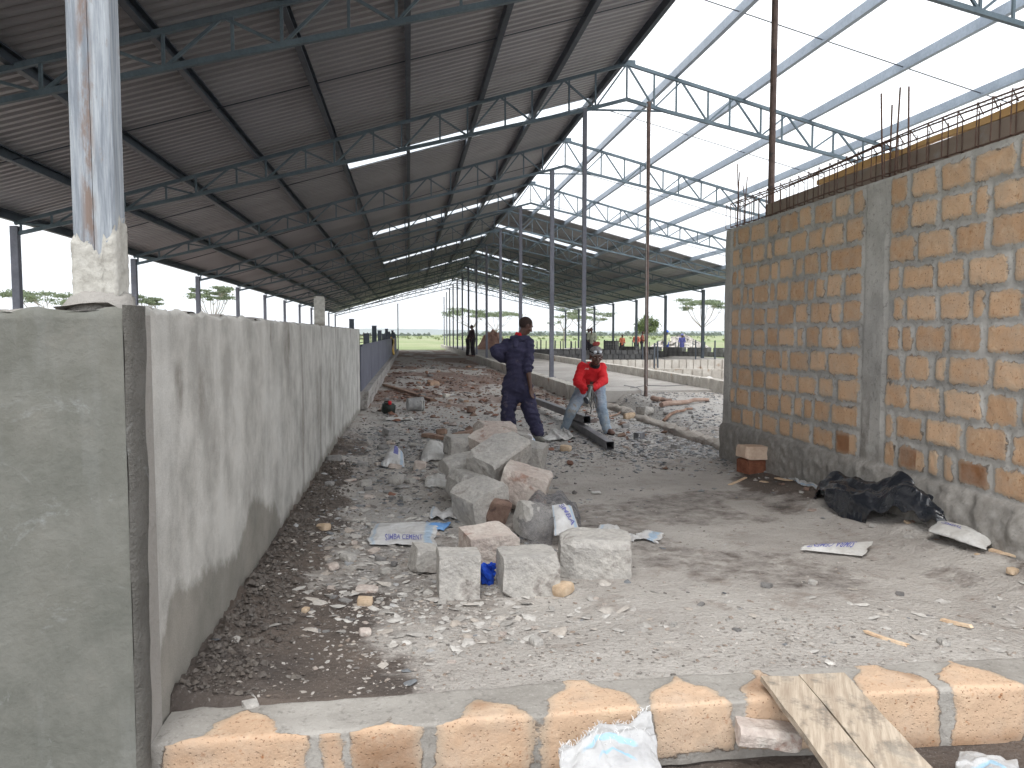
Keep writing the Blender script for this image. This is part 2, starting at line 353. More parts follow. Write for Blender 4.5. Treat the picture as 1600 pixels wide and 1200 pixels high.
led = .03 + .02 * sst(.44, .3, Zg) + sst(6.3, 5.2, Yg) * (.02 + .03 * sst(.40, .2, Zg)) + fbm(Yg * 7, Zg * 7, 64, 5) * (.02 + .07 * sst(6.8, 5.4, Yg)) + fbm(Yg * 16, Zg * 16, 66, 3) * .03 + fbm(Yg * 2, Zg * 2, 65, 3) * .04 * sst(6.8, 5.4, Yg)
out = np.where(pl, led * sst(.46 + .03 * fbm(Yg * 3, 0 * Yg, 3), .40, Zg) + .012, out); out = np.maximum(out, .001)
out[-1, :] = 0; out[:, -1] = 0; out[:, 0] = 0
damp = sst(.75, .45, Zg + .3 * fbm(Yg * 2, Zg * 2, 70)) * .9
damp = np.maximum(damp, (np.abs(Yg - 6.08 + .1 * fbm(Zg * 2, Zg, 8)) < .10) * sst(1.3, .6, Zg) * 1.)
Pw = np.stack([-out, Yg - 9.0, Zg], -1)
me = grid(Pw, 'wall_face', dict(sdf=sdf, rnd=rnd, stain=st, damp=damp * np.where(pl | pil, 1, .35)), None)
f = link('wall_face', me, M_block, W)
t = T('wall_core_cement')
c = t.mix(t.noise(4, 5, .6), s2l(140, 137, 132), s2l(166, 162, 157)); t.set(c, .93, t.bump(t.noise(30, 5, .7), .012)); M_cem = t.m
b = MB(); b.box((WX + .11, 5.7, 1.355), (.22, 6.6, 2.79)); core = b.build('wall_core', M_cem, W)
# bond-beam reinforcement cage on the wall top: rods and stirrups, one thing
CG = empty('rebar_cage', (3.9, 6, 2.76), label='long rusty rebar cage lying along the top of the stone block wall', cat='rebar cage')
for k, (x, z) in enumerate(((3.835, 2.785), (3.975, 2.785), (3.835, 3.05), (3.975, 3.05), (3.905, 3.06))):
    b = MB(); ph = random.uniform(0, 6)
    b.tube([(x + .012 * math.sin(y * 1.3 + ph), y, z + .012 * math.sin(y * 1.9 + ph) + (.004 if k < 2 else 0)) for y in np.arange(2.4, 9.2, .2)], .0065, 6); b.build('rod', M_rebar, CG)
y = 2.5
while y < 9.1:
    b = MB(); sk = random.uniform(-.03, .03); e = .006
    q = [(3.83 - e, y, 2.778), (3.98 + e, y + sk, 2.778), (3.98 + e, y + sk, 3.06 + e), (3.83 - e, y + sk * .4, 3.06 + e), (3.83 - e, y, 2.778)]
    b.tube(q, .0045, 5); b.tube([q[3], (3.90, y + .03, 3.00)], .0045, 5); b.build('stirrup', M_rebar, CG); y += random.uniform(.13, .21)
for (px, top, Yb, xx) in ((1006, 0, 6.0, 3.86), (0, 0, 6.06, 3.96), (0, 0, 5.84, 3.86), (0, 0, 5.80, 3.95)):
    b = MB(); zt = random.uniform(3.32, 3.48); dx = random.uniform(-.02, .02)
    b.tube([(xx, Yb, 2.76), (xx + dx, Yb, 3.1), (xx + dx * 2, Yb, zt)], .007, 6)
    b.thing('starter_bar', M_rebar, (xx, Yb, 2.76), label='vertical rusty rebar standing up over the wall pilaster', cat='rebar', group='starter bars over the pilaster')
for k in range(5):
    xx, Yb = 3.84 + .035 * k, 8.86 + .045 * ((k * 2) % 5) - .06; b = MB(); b.tube([(xx, Yb, 2.75), (xx + .01, Yb, 3.1), (xx + random.uniform(-.03, .03), Yb, 3.28 + .08 * ((k * 3) % 4))], .006, 6)
    b.thing('starter_bar', M_rebar, (xx, Yb, 2.76), label='thin vertical rebar at the far end column of the stone wall', cat='rebar', group='starter bars at the wall end')
# formwork board behind the cage
t = T('formwork_ply'); c = t.mix(t.noise(3, 5, .6, t.vec((1, .4, 3))), s2l(128, 112, 102), s2l(156, 142, 130)); c = t.mix(t.ramp(t.noise(7, 4, .6), (.55, 0.), (.7, .7)), c, s2l(150, 146, 142))
t.set(c, .8, t.bump(t.noise(30, 4), .003)); M_form = t.m
t = T('fresh_timber_edge'); c = t.mix(t.noise(2, 4, .6, t.vec((4, 1, 4))), s2l(196, 150, 96), s2l(220, 184, 134)); t.set(c, .7, t.bump(t.noise(20, 4, .6, t.vec((6, 1, 6))), .003)); M_lum = t.m
FB = empty('formwork_board', (4.0, 6, 2.76), label='brown formwork board with pale timber top rail standing behind the rebar cage', cat='formwork')
b = MB()
for i, yy in enumerate(np.arange(2.4, 8.4, 1.2)): b.box((4.005 + .003 * (i % 2), yy + .6, 2.86), (.022, 1.195, .2))
b.build('board', M_form, FB)
b = MB(); n = 40; V = []; F = []
for i in range(n + 1):
    yy = 2.4 + 4.9 * i / n; wob = .012 * math.sin(yy * 2.1) + .008 * math.sin(yy * 5.3); hh = .05 + .012 * math.sin(yy * 3.1)
    for x, z in ((3.992, 2.962), (4.042, 2.962), (4.042, 2.962 + hh), (3.992, 2.962 + hh)): V.append((x + wob * .4, yy, z + abs(wob)))
for i in range(n): F += [(i * 4 + k, i * 4 + (k + 1) % 4, (i + 1) * 4 + (k + 1) % 4, (i + 1) * 4 + k) for k in range(4)]
F += [(3, 2, 1, 0), (n * 4, n * 4 + 1, n * 4 + 2, n * 4 + 3)]; b.add(V, F); b.build('top_rail', M_lum, FB)

# ------------------------------------------------------------------ front kerb wall of single blocks
K = empty('kerb_wall', (.8, 3.03, -.22), label='low kerb of tan stone blocks crossing the foreground', cat='kerb')
kx = np.arange(-.95, 7.0, .015); prof = []                                        # profile: foot, face, rounded edge, top, back
for s_ in np.arange(0, .235, .015): prof.append((2.895, -.235 + s_))
for a in np.linspace(0, math.pi / 2, 5)[1:]: prof.append((2.895 + .02 * (1 - math.cos(a)), -.005 + .02 * math.sin(a)))
for s_ in np.arange(.015, .25, .015): prof.append((2.915 + s_, .015))
prof += [(3.18, .0), (3.185, -.06)]
prof = np.array(prof); ss = np.concatenate([[0], np.cumsum(np.hypot(*np.diff(prof, axis=0).T))])
KX, KS = np.meshgrid(kx, ss); PY = np.repeat(prof[:, :1], len(kx), 1); PZ = np.repeat(prof[:, 1:], len(kx), 1)
sk = np.full(KX.shape, -.1); rk = np.zeros(KX.shape); stn = np.zeros(KX.shape); c = -.93; rr = random.Random(3)
cuts = [-.93, -.37, -.24, .06, .475, .93, 1.30, 1.72, 1.82, 2.22, 2.62, 3.05, 3.5, 3.9, 4.3, 4.7, 5.1, 5.5, 5.9, 6.3, 6.7, 7.1]
for a_, b_ in zip(cuts[:-1], cuts[1:]):
    if b_ - a_ < .12 and a_ < 0: pass
    cx, hw = (a_ + b_) / 2, (b_ - a_) / 2 - .022 * rr.uniform(.6, 1.5)
    d = np.minimum(hw - np.abs(KX - cx + .012 * np.sin(KS * 14 + cx * 9)), KS - .01 + .03 * np.sin(KX * 3 + 1))
    top = np.maximum(KS - .255, 0); d = d - top * (.10 + .25 * rr.random())
    m = d > sk; sk = np.where(m, d, sk); rk = np.where(m, rr.random(), rk)
stn = sst(.10, .0, KS + .05 * fbm(KX * 3, KS * 3, 80)) * .6 + sst(.12, .25, fbm(KX * 2.2, KS * 2.2, 83, 3)) * .7
topsm = sst(.25, .32, KS)
sk = np.where(KS > .245, sk - .004 - .09 * sst(.36, .47, KS + .10 * fbm(KX * 2.5, KS * 3, 85, 4)) - .12 * sst(.5, .15, KX + .5 * fbm(KX * 3, KS * 4, 88, 4)) * sst(.23, .27, KS), sk)
nd = fbm(KX * 12, KS * 12, 81, 4) * .014 + fbm(KX * 3, KS * 3, 82, 3) * .022 + np.clip(sk, -.01, .006) * .35
fr = sst(.25, .22, KS)
PY2 = PY - nd * fr; PZ2 = PZ + nd * (1 - fr) + .012 * np.sin(KX * 1.3)
me = grid(np.stack([KX - .8, PY2 - 3.03, PZ2 + .22], -1), 'kerb_blocks', dict(sdf=sk, rnd=rk, stain=stn, damp=topsm * .0 + sst(.05, 0, KS) * .8))
M_kblock = block_mat('kerb_block_masonry', s2l(182, 152, 126), s2l(204, 176, 150), s2l(150, 112, 82), s2l(142, 138, 132), s2l(166, 162, 156))
link('kerb_blocks', me, M_kblock, K)

# ------------------------------------------------------------------ left plastered wall
PWX = -.96; PT = 1.60
PL = empty('plastered_wall', (PWX, 2.82, 0), label='grey cement plastered wall with damp patches running away on the left', cat='wall')
ya = np.concatenate([np.arange(2.83, 8, .025), np.arange(8, 15.35, .06)]); za = np.concatenate([np.arange(-.05, 1.58, .025), [1.585, 1.6]])
Yg, Zg = np.meshgrid(ya, za)
bp = [(2.83, .24), (2.98, .27), (3.12, .34), (3.28, .48), (3.5, .43), (3.72, .40), (4.1, .30), (4.39, .29), (4.7, .42), (4.86, .46), (5.2, .43), (5.5, .31), (5.9, .12), (7.4, .13), (9.8, .18), (15.5, .08)]
bnd = np.interp(Yg, [q[0] for q in bp], [q[1] for q in bp]) + .13 * fbm(Yg * 5, 0 * Yg, 90, 4)
wetw = np.clip((bnd - Zg) * 7 + .5, 0, 1)
stw = np.zeros(Yg.shape)
for (cy, cz, ry, rz, a) in ((3.42, 1.28, .07, .14, .8), (3.75, 1.22, .08, .14, .7), (6.4, 1.46, .10, .13, 1.), (5.6, 1.5, .05, .12, .7), (8.3, .75, .2, .5, .6), (9.6, .6, .25, .5, .7), (11, .9, .3, .5, .6), (4.0, .95, .08, .2, .3), (7.1, .55, .15, .35, .5)):
    stw = np.maximum(stw, a * sst(1.25, .3, np.hypot((Yg - cy + .1 * fbm(Yg * 6, Zg * 6, 3)) / ry, (Zg - cz) / rz)))
stw = np.maximum(stw, sst(.10, .26, fbm(Yg * 4.2, Zg * .55, 92, 4)) * sst(3.4, 8, Yg) * .75)
dsp = fbm(Yg * 3, Zg * 3, 93, 4) * .012 + fbm(Yg * 20, Zg * 20, 94, 3) * .003
topn = np.where(Zg > 1.57, fbm(Yg * 14, Yg * 0, 95, 4) * .045, 0)
Xw = np.full(Yg.shape, 0.) + dsp; Xw[-1, :] -= .02
me = grid(np.stack([Xw, Yg - 2.82, Zg + topn], -1)[:, ::-1], 'side_face', dict(wet=wetw[:, ::-1], stain=stw[:, ::-1]))
def plaster(name, c1, c2, wetc, hi, bs=140, bd=.004, attrs=True):
    t = T(name); a = t.noise(2.6, 6, .65); b_ = t.noise(12, 5, .65); v = t.noise(2.4, 5, .65, t.vec((1.6, 1.6, .25)))
    c = t.mix(t.ramp(a, (.38, 0.), (.62, 1.)), c1, c2); c = t.mix(t.ramp(v, (.5, 0.), (.68, .5)), c, hi)
    if attrs:
        c = t.mix(t.ma('MULTIPLY', t.attr('stain'), t.ramp(b_, (.3, .4), (.6, 1.))), c, s2l(124, 119, 112))
        wetc = t.mix(t.ramp(a, (.35, 0.), (.65, 1.)), wetc, s2l(146, 141, 133)); c = t.mix(t.ramp(t.ma('ADD', t.attr('wet'), t.ma('MULTIPLY', t.ma('SUBTRACT', b_, .5), 1.1)), (.25, 0.), (.75, .9)), c, wetc)
    c = t.mix(t.ramp(t.noise(24 if attrs else 5, 4, .7), (.6, 0.), (.75, .3)), c, s2l(126, 122, 114))
    if not attrs: c = t.mix(t.ramp(t.noise(3.5, 6, .75, None, 1.2), (.58, 0.), (.70, .55)), c, s2l(160, 164, 164)); c = t.mix(t.ramp(t.noise(1.4, 4, .6), (.5, 0.), (.7, .5)), c, s2l(92, 90, 80))
    f = t.noise(bs, 4, .7); c = t.mix(.16 if attrs else .05, c, t.ramp(f, (.3, (.1, .1, .1, 1)), (.7, (.9, .9, .9, 1))), 'OVERLAY')
    t.set(c, .9, t.bump(t.ma('ADD', f, t.ma('MULTIPLY', b_, 1.4)), bd), 0, .2); return t.m
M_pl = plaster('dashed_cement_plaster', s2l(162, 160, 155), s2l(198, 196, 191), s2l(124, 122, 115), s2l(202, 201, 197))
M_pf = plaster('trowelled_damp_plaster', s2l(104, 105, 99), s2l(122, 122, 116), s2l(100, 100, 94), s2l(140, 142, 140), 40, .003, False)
M_edge = plaster('fresh_dark_mortar', s2l(92, 90, 86), s2l(112, 110, 106), s2l(80, 78, 74), s2l(120, 118, 112), 70, .01, False)
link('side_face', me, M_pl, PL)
b = MB(); b.box((PWX - .12 - .022, 9.1, .785), (.2, 12.45, 1.59)); b.build('wall_core', M_cem, PL)
# return wall facing the camera, trowelled smooth; stands 5 cm proud of the side face
xa = np.arange(-4.2, -.9449, .03); za = np.concatenate([np.arange(-.4, 1.55, .03), [1.565, 1.585]]); Xg, Zg = np.meshgrid(xa, za)
Yf = 2.775 + fbm(Xg * 1.5, Zg * 1.5, 96, 4) * .012; Yf[-1, :] += .015
topn = np.where(Zg > 1.56, fbm(Xg * 12, Xg * 0, 97, 4) * .03, 0)
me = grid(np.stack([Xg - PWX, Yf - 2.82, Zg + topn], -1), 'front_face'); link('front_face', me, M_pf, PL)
b = MB(); b.box((-2.57, 2.91, .59), (3.24, .24, 1.96)); b.build('front_core', M_cem, PL)
# corner strip of wet mortar, wider at the top
n = 60; P_ = np.zeros((n, 4, 3))
for i in range(n):
    z = -.3 + (1.60 + .3) * i / (n - 1); wdt = .06 + .10 * max(0, z / 1.6) + .012 * math.sin(z * 9) ; nx_ = float(fbm(np.array([z * 7.]), np.array([1.]), 9)[0]) * .014
    P_[i] = [(-.957 + nx_, 2.772, z), (-.938 + nx_, 2.785, z), (-.930 + nx_, 2.80 + wdt * .7, z), (-.966, 2.84 + wdt, z)]
P_ -= np.array([PWX, 2.82, 0]); link('corner_strip', grid(P_, 'corner_strip'), M_edge, PL)
# rough crumbs of mortar along the wall top
me = bpy.data.meshes.new('cap'); b = MB()
cap_pts = []
ya = np.arange(2.80, 15.3, .05); xa = np.linspace(0, 1, 6); A, Bq = np.meshgrid(xa, ya)
Pc = np.stack([-1.19 + A * .22, Bq, 1.588 + .014 * np.sin(A * math.pi) + fbm(A * 3, Bq * 10, 98, 4) * .055], -1) - np.array([PWX, 2.82, 0])
link('wall_cap', grid(Pc, 'wall_cap'), M_cem, PL)
xa = np.arange(-4.2, -.93, .04); A, Bq = np.meshgrid(xa, np.linspace(0, 1, 6))
Pc = np.stack([A, 2.785 + Bq * .24, 1.574 + .014 * np.sin(Bq * math.pi) + fbm(A * 9, Bq * 3, 99, 4) * .03], -1) - np.array([PWX, 2.82, 0])
link('return_cap', grid(Pc, 'return_cap'), M_cem, PL)

# steel column standing in the wall corner
CX, CY = -1.095, 2.97
CO = empty('steel_column', (CX, CY, 1.58), label='thick whitewashed box steel column with a rusty seam standing on the corner of the plastered wall', cat='column')
def cprof(wd, dp, sg):   # one lipped channel, two make the box
    return [(0, -dp / 2), (sg * wd, -dp / 2), (sg * wd, dp / 2), (0, dp / 2), (0, dp / 2 - .02), (sg * (wd - .004), dp / 2 - .02), (sg * (wd - .004), -dp / 2 + .02), (0, -dp / 2 + .02)]
t = T('whitewashed_steel')
X_, Y_, Z_ = t.sep(t.tc.outputs['Object'])
str_ = t.noise(5, 5, .7, t.vec((9, 9, .5))); c = t.mix(t.ramp(str_, (.4, 0.), (.62, 1.)), s2l(120, 127, 136), s2l(166, 172, 178))
seam = t.ma('MULTIPLY', t.ramp(t.ma('ABSOLUTE', t.ma('ADD', X_, .012)), (.008, 1.), (.03, 0.)), t.ramp(t.noise(7, 5, .7, t.vec((3, 3, .8))), (.42, 0.), (.56, 1.)))
c = t.mix(seam, c, s2l(124, 108, 100)); c = t.mix(t.ramp(t.noise(30, 4, .7, t.vec((1, 1, .3))), (.62, 0.), (.7, .6)), c, s2l(132, 120, 112))
t.set(c, .55, t.bump(t.noise(60, 3), .001), .1, .4); M_col = t.m
for sg, nm in ((-1, 'channel'), (1, 'channel')):
    b = MB(); wd = .071; dp = .11; ch = .010
    pr_ = [(sg * .001, -dp / 2 + .004), (sg * .012, -dp / 2), (sg * (wd - ch), -dp / 2), (sg * wd, -dp / 2 + ch), (sg * wd, dp / 2 - ch), (sg * (wd - ch), dp / 2), (sg * .001, dp / 2)]
    if sg < 0: pr_ = pr_[::-1]
    V = [(CX + x, CY + y, z) for z in (1.55, 5.05) for x, y in pr_]; m_ = len(pr_)
    b.add(V, [(i, (i + 1) % m_, m_ + (i + 1) % m_, m_ + i) for i in range(m_)] + [tuple(range(m_ - 1, -1, -1)), tuple(range(m_, 2 * m_))]); b.build('channel', M_col, CO)
# plaster coat around its foot, ragged top edge
n = 48; zl = np.linspace(1.56, 1.98, 24); P_ = np.zeros((24, n + 1, 3))
for j in range(n + 1):
    a = 2 * math.pi * j / n; cx_, sy_ = math.cos(a), math.sin(a); k = 1 / max(abs(cx_) / .075, abs(sy_) / .060)
    topz = 1.83 + .05 * math.sin(a * 2 + 1) + .16 * float(fbm(np.array([a * 3.5]), np.array([.5]), 6, 4)[0]) + (.06 if cx_ > .5 else 0)
    for i, z in enumerate(zl):
        zz = 1.56 + (topz - 1.56) * i / 23; fl = .020 * max(0, 1 - (zz - 1.56) / .07) ** 1.5
        kk = k * (1 + fl / .09) * (1 if i < 22 else .93) + .004 * (random.random() - .5)
        P_[i, j] = (cx_ * kk, sy_ * kk, zz - 1.58)
P_[:, n] = P_[:, 0]
t = T('white_lime_coat'); c = t.mix(t.ramp(t.noise(18, 4, .7), (.4, 0.), (.65, 1.)), s2l(190, 188, 181), s2l(160, 157, 150)); X_, Y_, Z_ = t.sep(t.tc.outputs['Object'])
c = t.mix(t.ramp(t.ma('ADD', Z_, t.ma('MULTIPLY', t.noise(20), .06)), (.05, 1.), (.085, 0.)), c, s2l(132, 127, 118)); t.set(c, .9, t.bump(t.noise(60, 4, .7), .004)); M_lime = t.m
link('plaster_coat', grid(P_, 'plaster_coat'), M_lime, CO)
b = MB(); b.lathe([(.125, -.05), (.115, .0), (.102, .03), (.09, .05), (.07, .06), (0, .06)], (CX, CY - .02, 1.585), 30)
for i_, v_ in enumerate(b.v): q_ = float(fbm(np.array([v_[0] * 30]), np.array([v_[1] * 30 + v_[2] * 20]), 5)[0]); b.v[i_] = (v_[0] + q_ * .06, v_[1] + q_ * .04, v_[2] + q_ * .06)
b.build('mortar_mound', M_cem, CO, smooth=True)
# short stub further along the wall
b = MB(); b.box((-1.06, 9.5, 1.76), (.115, .115, .34)); b.box((-1.06, 9.5, 1.94), (.10, .09, .03), (.06, .05, .3))
b.thing('pillar_stub', M_lime, (-1.06, 9.5, 1.6), label='short whitewashed pillar stub sticking up out of the plastered wall top', cat='pillar')

# ------------------------------------------------------------------ steel shed
XR, ZR, SL, SR, XL, XE, Y1, BAY = 4.217, 6.723, .2922, .2585, -6.92, 15.2, 14.93, 6.0
D0, D1 = .19, .70
ZSLAB = SLAB_Z
def ztop(x): return ZR - (SL * (XR - x) if x < XR else SR * (x - XR))
def dep(x):
    tt = (x - XL) / (XR - XL) if x < XR else (XE - x) / (XE - XR); return D0 + (D1 - D0) * max(0, min(1, tt))
SH = empty('steel_shed', (XR, 15, 0), label='long open steel framed shed with trusses, half of its corrugated roof laid', cat='shed')
M_tr_proto = None
def chord_pts(): return None
def truss_geom():
    """local coordinates, origin at the ridge apex, x across"""
    parts = []   # (name, MB)
    L_ = XL - XR; R_ = XE - XR; s = .062
    def zt(x): return -SL * -x if x < 0 else -SR * x
    def zb(x): return zt(x) - dep(x + XR)
    for (a, b_) in ((L_, 0), (0, R_)):
        m = MB(); m.bar((a, 0, zt(a)), (b_, 0, zt(b_)), s, s); parts.append(('top_chord', m))
        m = MB(); e = -.8 if a < 0 else .8
        if a < 0: m.bar((a, 0, zb(a)), (e, 0, zb(e)), s, s); m.bar((e, 0, zb(e)), (0, 0, zb(0) + .03), s, s)
        else: m.bar((0, 0, zb(0) + .03), (e, 0, zb(e)), s, s); m.bar((e, 0, zb(e)), (b_, 0, zb(b_)), s, s)
        parts.append(('bottom_chord', m))
    st = []
    pc = 1.39
    for sgn, n in ((-1, 9), (1, 10)):
        pitch_ = (abs(L_) if sgn < 0 else R_) / n
        for k in range(n + 1):
            x = sgn * k * pitch_
            if k < n:
                m_ = sgn * (k + .5) * pitch_
                st.append(((x, zt(x)), (m_, zb(m_)))); st.append(((sgn * (k + 1) * pitch_, zt(sgn * (k + 1) * pitch_)), (m_, zb(m_))))
                st.append(((m_, zt(m_)), (m_, zb(m_))))
            if k: xo = x + .10 * sgn * -1; st.append(((xo, zt(xo)), (xo, zb(xo))))
            elif sgn < 0: st.append(((0, 0), (0, zb(0))))
    st.append(((-.8, zb(-.8) - .0), (.8, zb(.8))))
    S = []
    for (a, b_) in st:
        m = MB(); m.bar((a[0], 0, a[1]), (b_[0], 0, b_[1]), .032, .036, (0, 1, 0)); S.append(m)
    return parts, S
tp, ts = truss_geom()
proto_meshes = [(n_, m.mesh(n_)) for n_, m in tp]; strut_meshes = [m.mesh('strut') for m in ts]
allm = MB()
for n_, m in tp: allm.add(m.v, m.f)
for m in ts: allm.add(m.v, m.f)
far_mesh = allm.mesh('truss')
ends = MB()
ends.box((0, 0, .028), (.34, .012, .10))
end_mesh = ends.mesh('truss')
for m in [q[1] for q in proto_meshes] + strut_meshes + [far_mesh, end_mesh]: m.materials.append(M_steel)
for k in range(0, 12):
    y = Y1 + BAY * (k - 1)
    near = k <= 4
    tr = bpy.data.objects.new('truss', end_mesh if near else far_mesh); COL.objects.link(tr); tr.parent = SH; tr.location = (0, y - 15, ZR)
    if near:
        for n_, m in proto_meshes:
            o = bpy.data.objects.new(n_, m); COL.objects.link(o); o.parent = tr
        for m in strut_meshes:
            o = bpy.data.objects.new('strut', m); COL.objects.link(o); o.parent = tr
# purlins: lipped C channels
YA, YB = 2.9, Y1 + BAY * 10 + .6
cp = [(0, -.03), (.08, -.03), (.08, -.01), (.077, -.01), (.077, -.027), (.003, -.027), (.003, .127), (.077, .127), (.077, .11), (.08, .11), (.08, .13), (0, .13)]
pur = [XR - .12 - 1.375 * k for k in range(9)]; pur[-1] = XL - .02
purR = [XR + .95 + 1.40 * k for k in range(8)]; purR[-1] = XE + .02
M_pur_shade = simple('shaded_purlin', s2l(58, 66, 76), s2l(76, 84, 94), 3, .45, 40, .0006, .2)  # same purlin steel under the left roof, its shade put into the colour
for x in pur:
    b = MB(); b.sweep([(q[0], q[1] + .025) for q in cp], (x, YA, ztop(x) + .035), (x, YB, ztop(x) + .035)); b.build('purlin', M_pur_shade, SH)
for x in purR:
    b = MB(); b.sweep([(q[0], q[1] + .025) for q in cp], (x, YA, ztop(x) + .035), (x, YB, ztop(x) + .035)); b.build('purlin', M_pur_lit, SH)
for k in range(-1, 11):
    y = Y1 + BAY * (k - .5)
    for a, c_ in ((XL, XR - .1), (XR + .3, XE)):
        if y < 4 : continue
        b = MB(); b.tube([(a, y, ztop(a) + .08), (c_, y, ztop(c_) + .08)], .010, 5); b.build('tie_rod', M_steel_dk, SH)
# diagonal wind brace at the left front
b = MB(); b.tube([(XL + 1.4, Y1 - BAY, ztop(XL + 1.4) - .02), (XL + 4.2, Y1 - BAY * 2, ztop(XL + 4.2) - .02)], .012, 6); b.build('wind_brace', M_steel_dk, SH)
# corrugated sheets, profile in Y, slopes in x
t = T('zinc_roof_underside')
n1 = t.noise(.9, 5, .6); wv = t.sep(t.tc.outputs['Object'])
c = t.mix(t.ramp(t.noise(.5, 3, .5, t.vec((.25, 1.1, 1))), (.35, 0.), (.65, 1.)), s2l(146, 146, 149), s2l(164, 164, 167)); c = t.mix(t.ramp(n1, (.5, 0.), (.7, .4)), c, s2l(130, 129, 130))
t.set(c, .45, t.bump(t.noise(6, 3), .004), .25, .4); M_roof = t.m
def roof(x0, x1, y0, y1, name, mat, lift=.193, n=12):
    pit = .19; prf = []; y = y0
    while y < y1 - .01:
        for dy, dz in ((0, 0), (.075, 0), (.095, .04), (.17, .04)): prf.append((y + dy, dz))
        y += pit
    prf.append((min(y, y1 + .05), 0)); prf = np.array(prf); X = np.linspace(x0, x1, n)
    Pz = np.array([ztop(x) for x in X])
    P = np.zeros((n, len(prf), 3)); P[..., 0] = X[:, None] - XR; P[..., 1] = prf[:, 0][None] - 15; P[..., 2] = Pz[:, None] + lift + prf[:, 1][None] + .004 * np.sin(X[:, None] * 3 + prf[:, 0][None] * 1.7)
    me = grid(P, name); me.shade_flat(); o = link(name, me, mat, SH); return o
t = T('translucent_sheet'); sb = t.n.new('ShaderNodeBsdfTranslucent'); sb.inputs[0].default_value = (.9, .93, .95, 1); tb = t.n.new('ShaderNodeBsdfTransparent'); tb.inputs[0].default_value = (.93, .95, .97, 1)
ms = t.n.new('ShaderNodeMixShader'); ms.inputs[0].default_value = .55; t.L(sb.outputs[0], ms.inputs[1]); t.L(tb.outputs[0], ms.inputs[2]); t.L(ms.outputs[0], t.out.inputs[0]); M_sky = t.m
yl = YA - .2; skyY = [17.6, 29.6, 41.6, 53.6, 65.6]; xs_sky = XR - .12 - 1.375 * 4
xrl = XR - .02
for sy in skyY + [YB + .3]:
    roof(XL - .25, xrl, yl, min(sy, YB + .3), 'roof_sheeting', M_roof)
    if sy < YB:
        roof(xs_sky, xrl, sy + .03, sy + .85, 'skylight_sheet', M_sky); roof(XL - .25, xs_sky - .02, sy + .02, sy + .86, 'roof_sheeting', M_roof)
    yl = sy + .88
yl = Y1 + BAY * 3 - .3; xr2 = XR + .95 + 1.40 * 3
for sy in [38.0, 50, 62, 74, YB + .3]:
    roof(XR + .02, XE + .3, yl, min(sy, YB + .3), 'roof_sheeting', M_roof)
    if sy < YB - 2:
        roof(XR + .02, xr2, sy + .03, sy + .85, 'skylight_sheet', M_sky); roof(xr2 + .02, XE + .3, sy + .02, sy + .86, 'roof_sheeting', M_roof)
    yl = sy + .88
# posts
M_post = simple('grey_post_paint', s2l(98, 100, 110), s2l(118, 120, 130), 2, .55, 40, .0006, .1, s2l(122, 96, 84), 6, .66)
def post(x, y, z0, z1, s, mat=M_steel_dk, name='post'):
    b = MB(); b.bar((x, y, z0), (x, y, z1), s, s, (0, 1, 0)); b.box((x, y, z0 + .006), (s * 1.9, s * 1.9, .012)); return b.build(name, mat, SH)
for k in range(-1, 12):
    y = Y1 + BAY * (k - 1)
    if y > 3.5: post(XL, y, hz(XL, y), ztop(XL) - .05, .125, M_post)
    if y > 24: post(XE, y, 0, ztop(XE) - .05, .14)
XA = 3.86
p0 = atY(914, 170, Y1); p1 = atY(1014, 165, Y1); q1 = atY(1210, 60, Y1 - BAY)
post(p0.x, Y1, SLAB_Z * .8, p0.z, .075, M_post)
for k in range(2, 12): post(XA, Y1 + BAY * (k - 1), SLAB_Z, ztop(XA) - dep(XA) - .02, .11, M_post)
def pipe(x, y, z0, z1, r):
    b = MB(); b.tube([(x, y, z0), (x, y, z1)], r, 10); b.tube([(x, y, z1 - .05), (x, y, z1 + .12)], r * 1.25, 8); o = b.build('pipe_post', M_rust, SH, smooth=False); return o
pipe(p1.x, Y1, .2, p1.z - .05, .036); pipe(q1.x, Y1 - BAY, 0, ztop(q1.x) - .1, .038)
b = MB(); b.tube([(p1.x - .06, Y1 - .05, p1.z), (p1.x - .04, Y1 - .08, 2.2), (p1.x - .02, Y1 - .08, .5), (p1.x + .08, Y1 - .3, .30), (p1.x + .1, Y1 - .9, .26)], .005, 4)
b.thing('hanging_cable', simple('pale_cable', s2l(170, 168, 166), s2l(190, 188, 186)), (p1.x, Y1, .3), label='thin pale cable hanging beside the rusty pipe post', cat='cable')
# free posts beyond the end of the roof
for i in range(2):
    y = Y1 + BAY * (11 + i); b = MB(); b.bar((XA, y, SLAB_Z), (XA, y, 5.9 - .2 * i), .11, .11, (0, 1, 0)); b.box((XA, y, SLAB_Z + .006), (.2, .2, .012))
    b.thing('steel_post', M_post, (XA, y, SLAB_Z), label='bare steel post standing past the far end of the shed roof', cat='post', group='posts past the far end of the roof')
b = MB(); b.tube([(-1.0, 70, 0), (-1.0, 70, 4.2)], .05, 6); b.box((-1., 70, 4.22), (.16, .16, .03)); b.thing('thin_pole', M_steel_dk, (-1., 70, 0), label='thin tall pole at the far end of the dark panel fence', cat='pole')

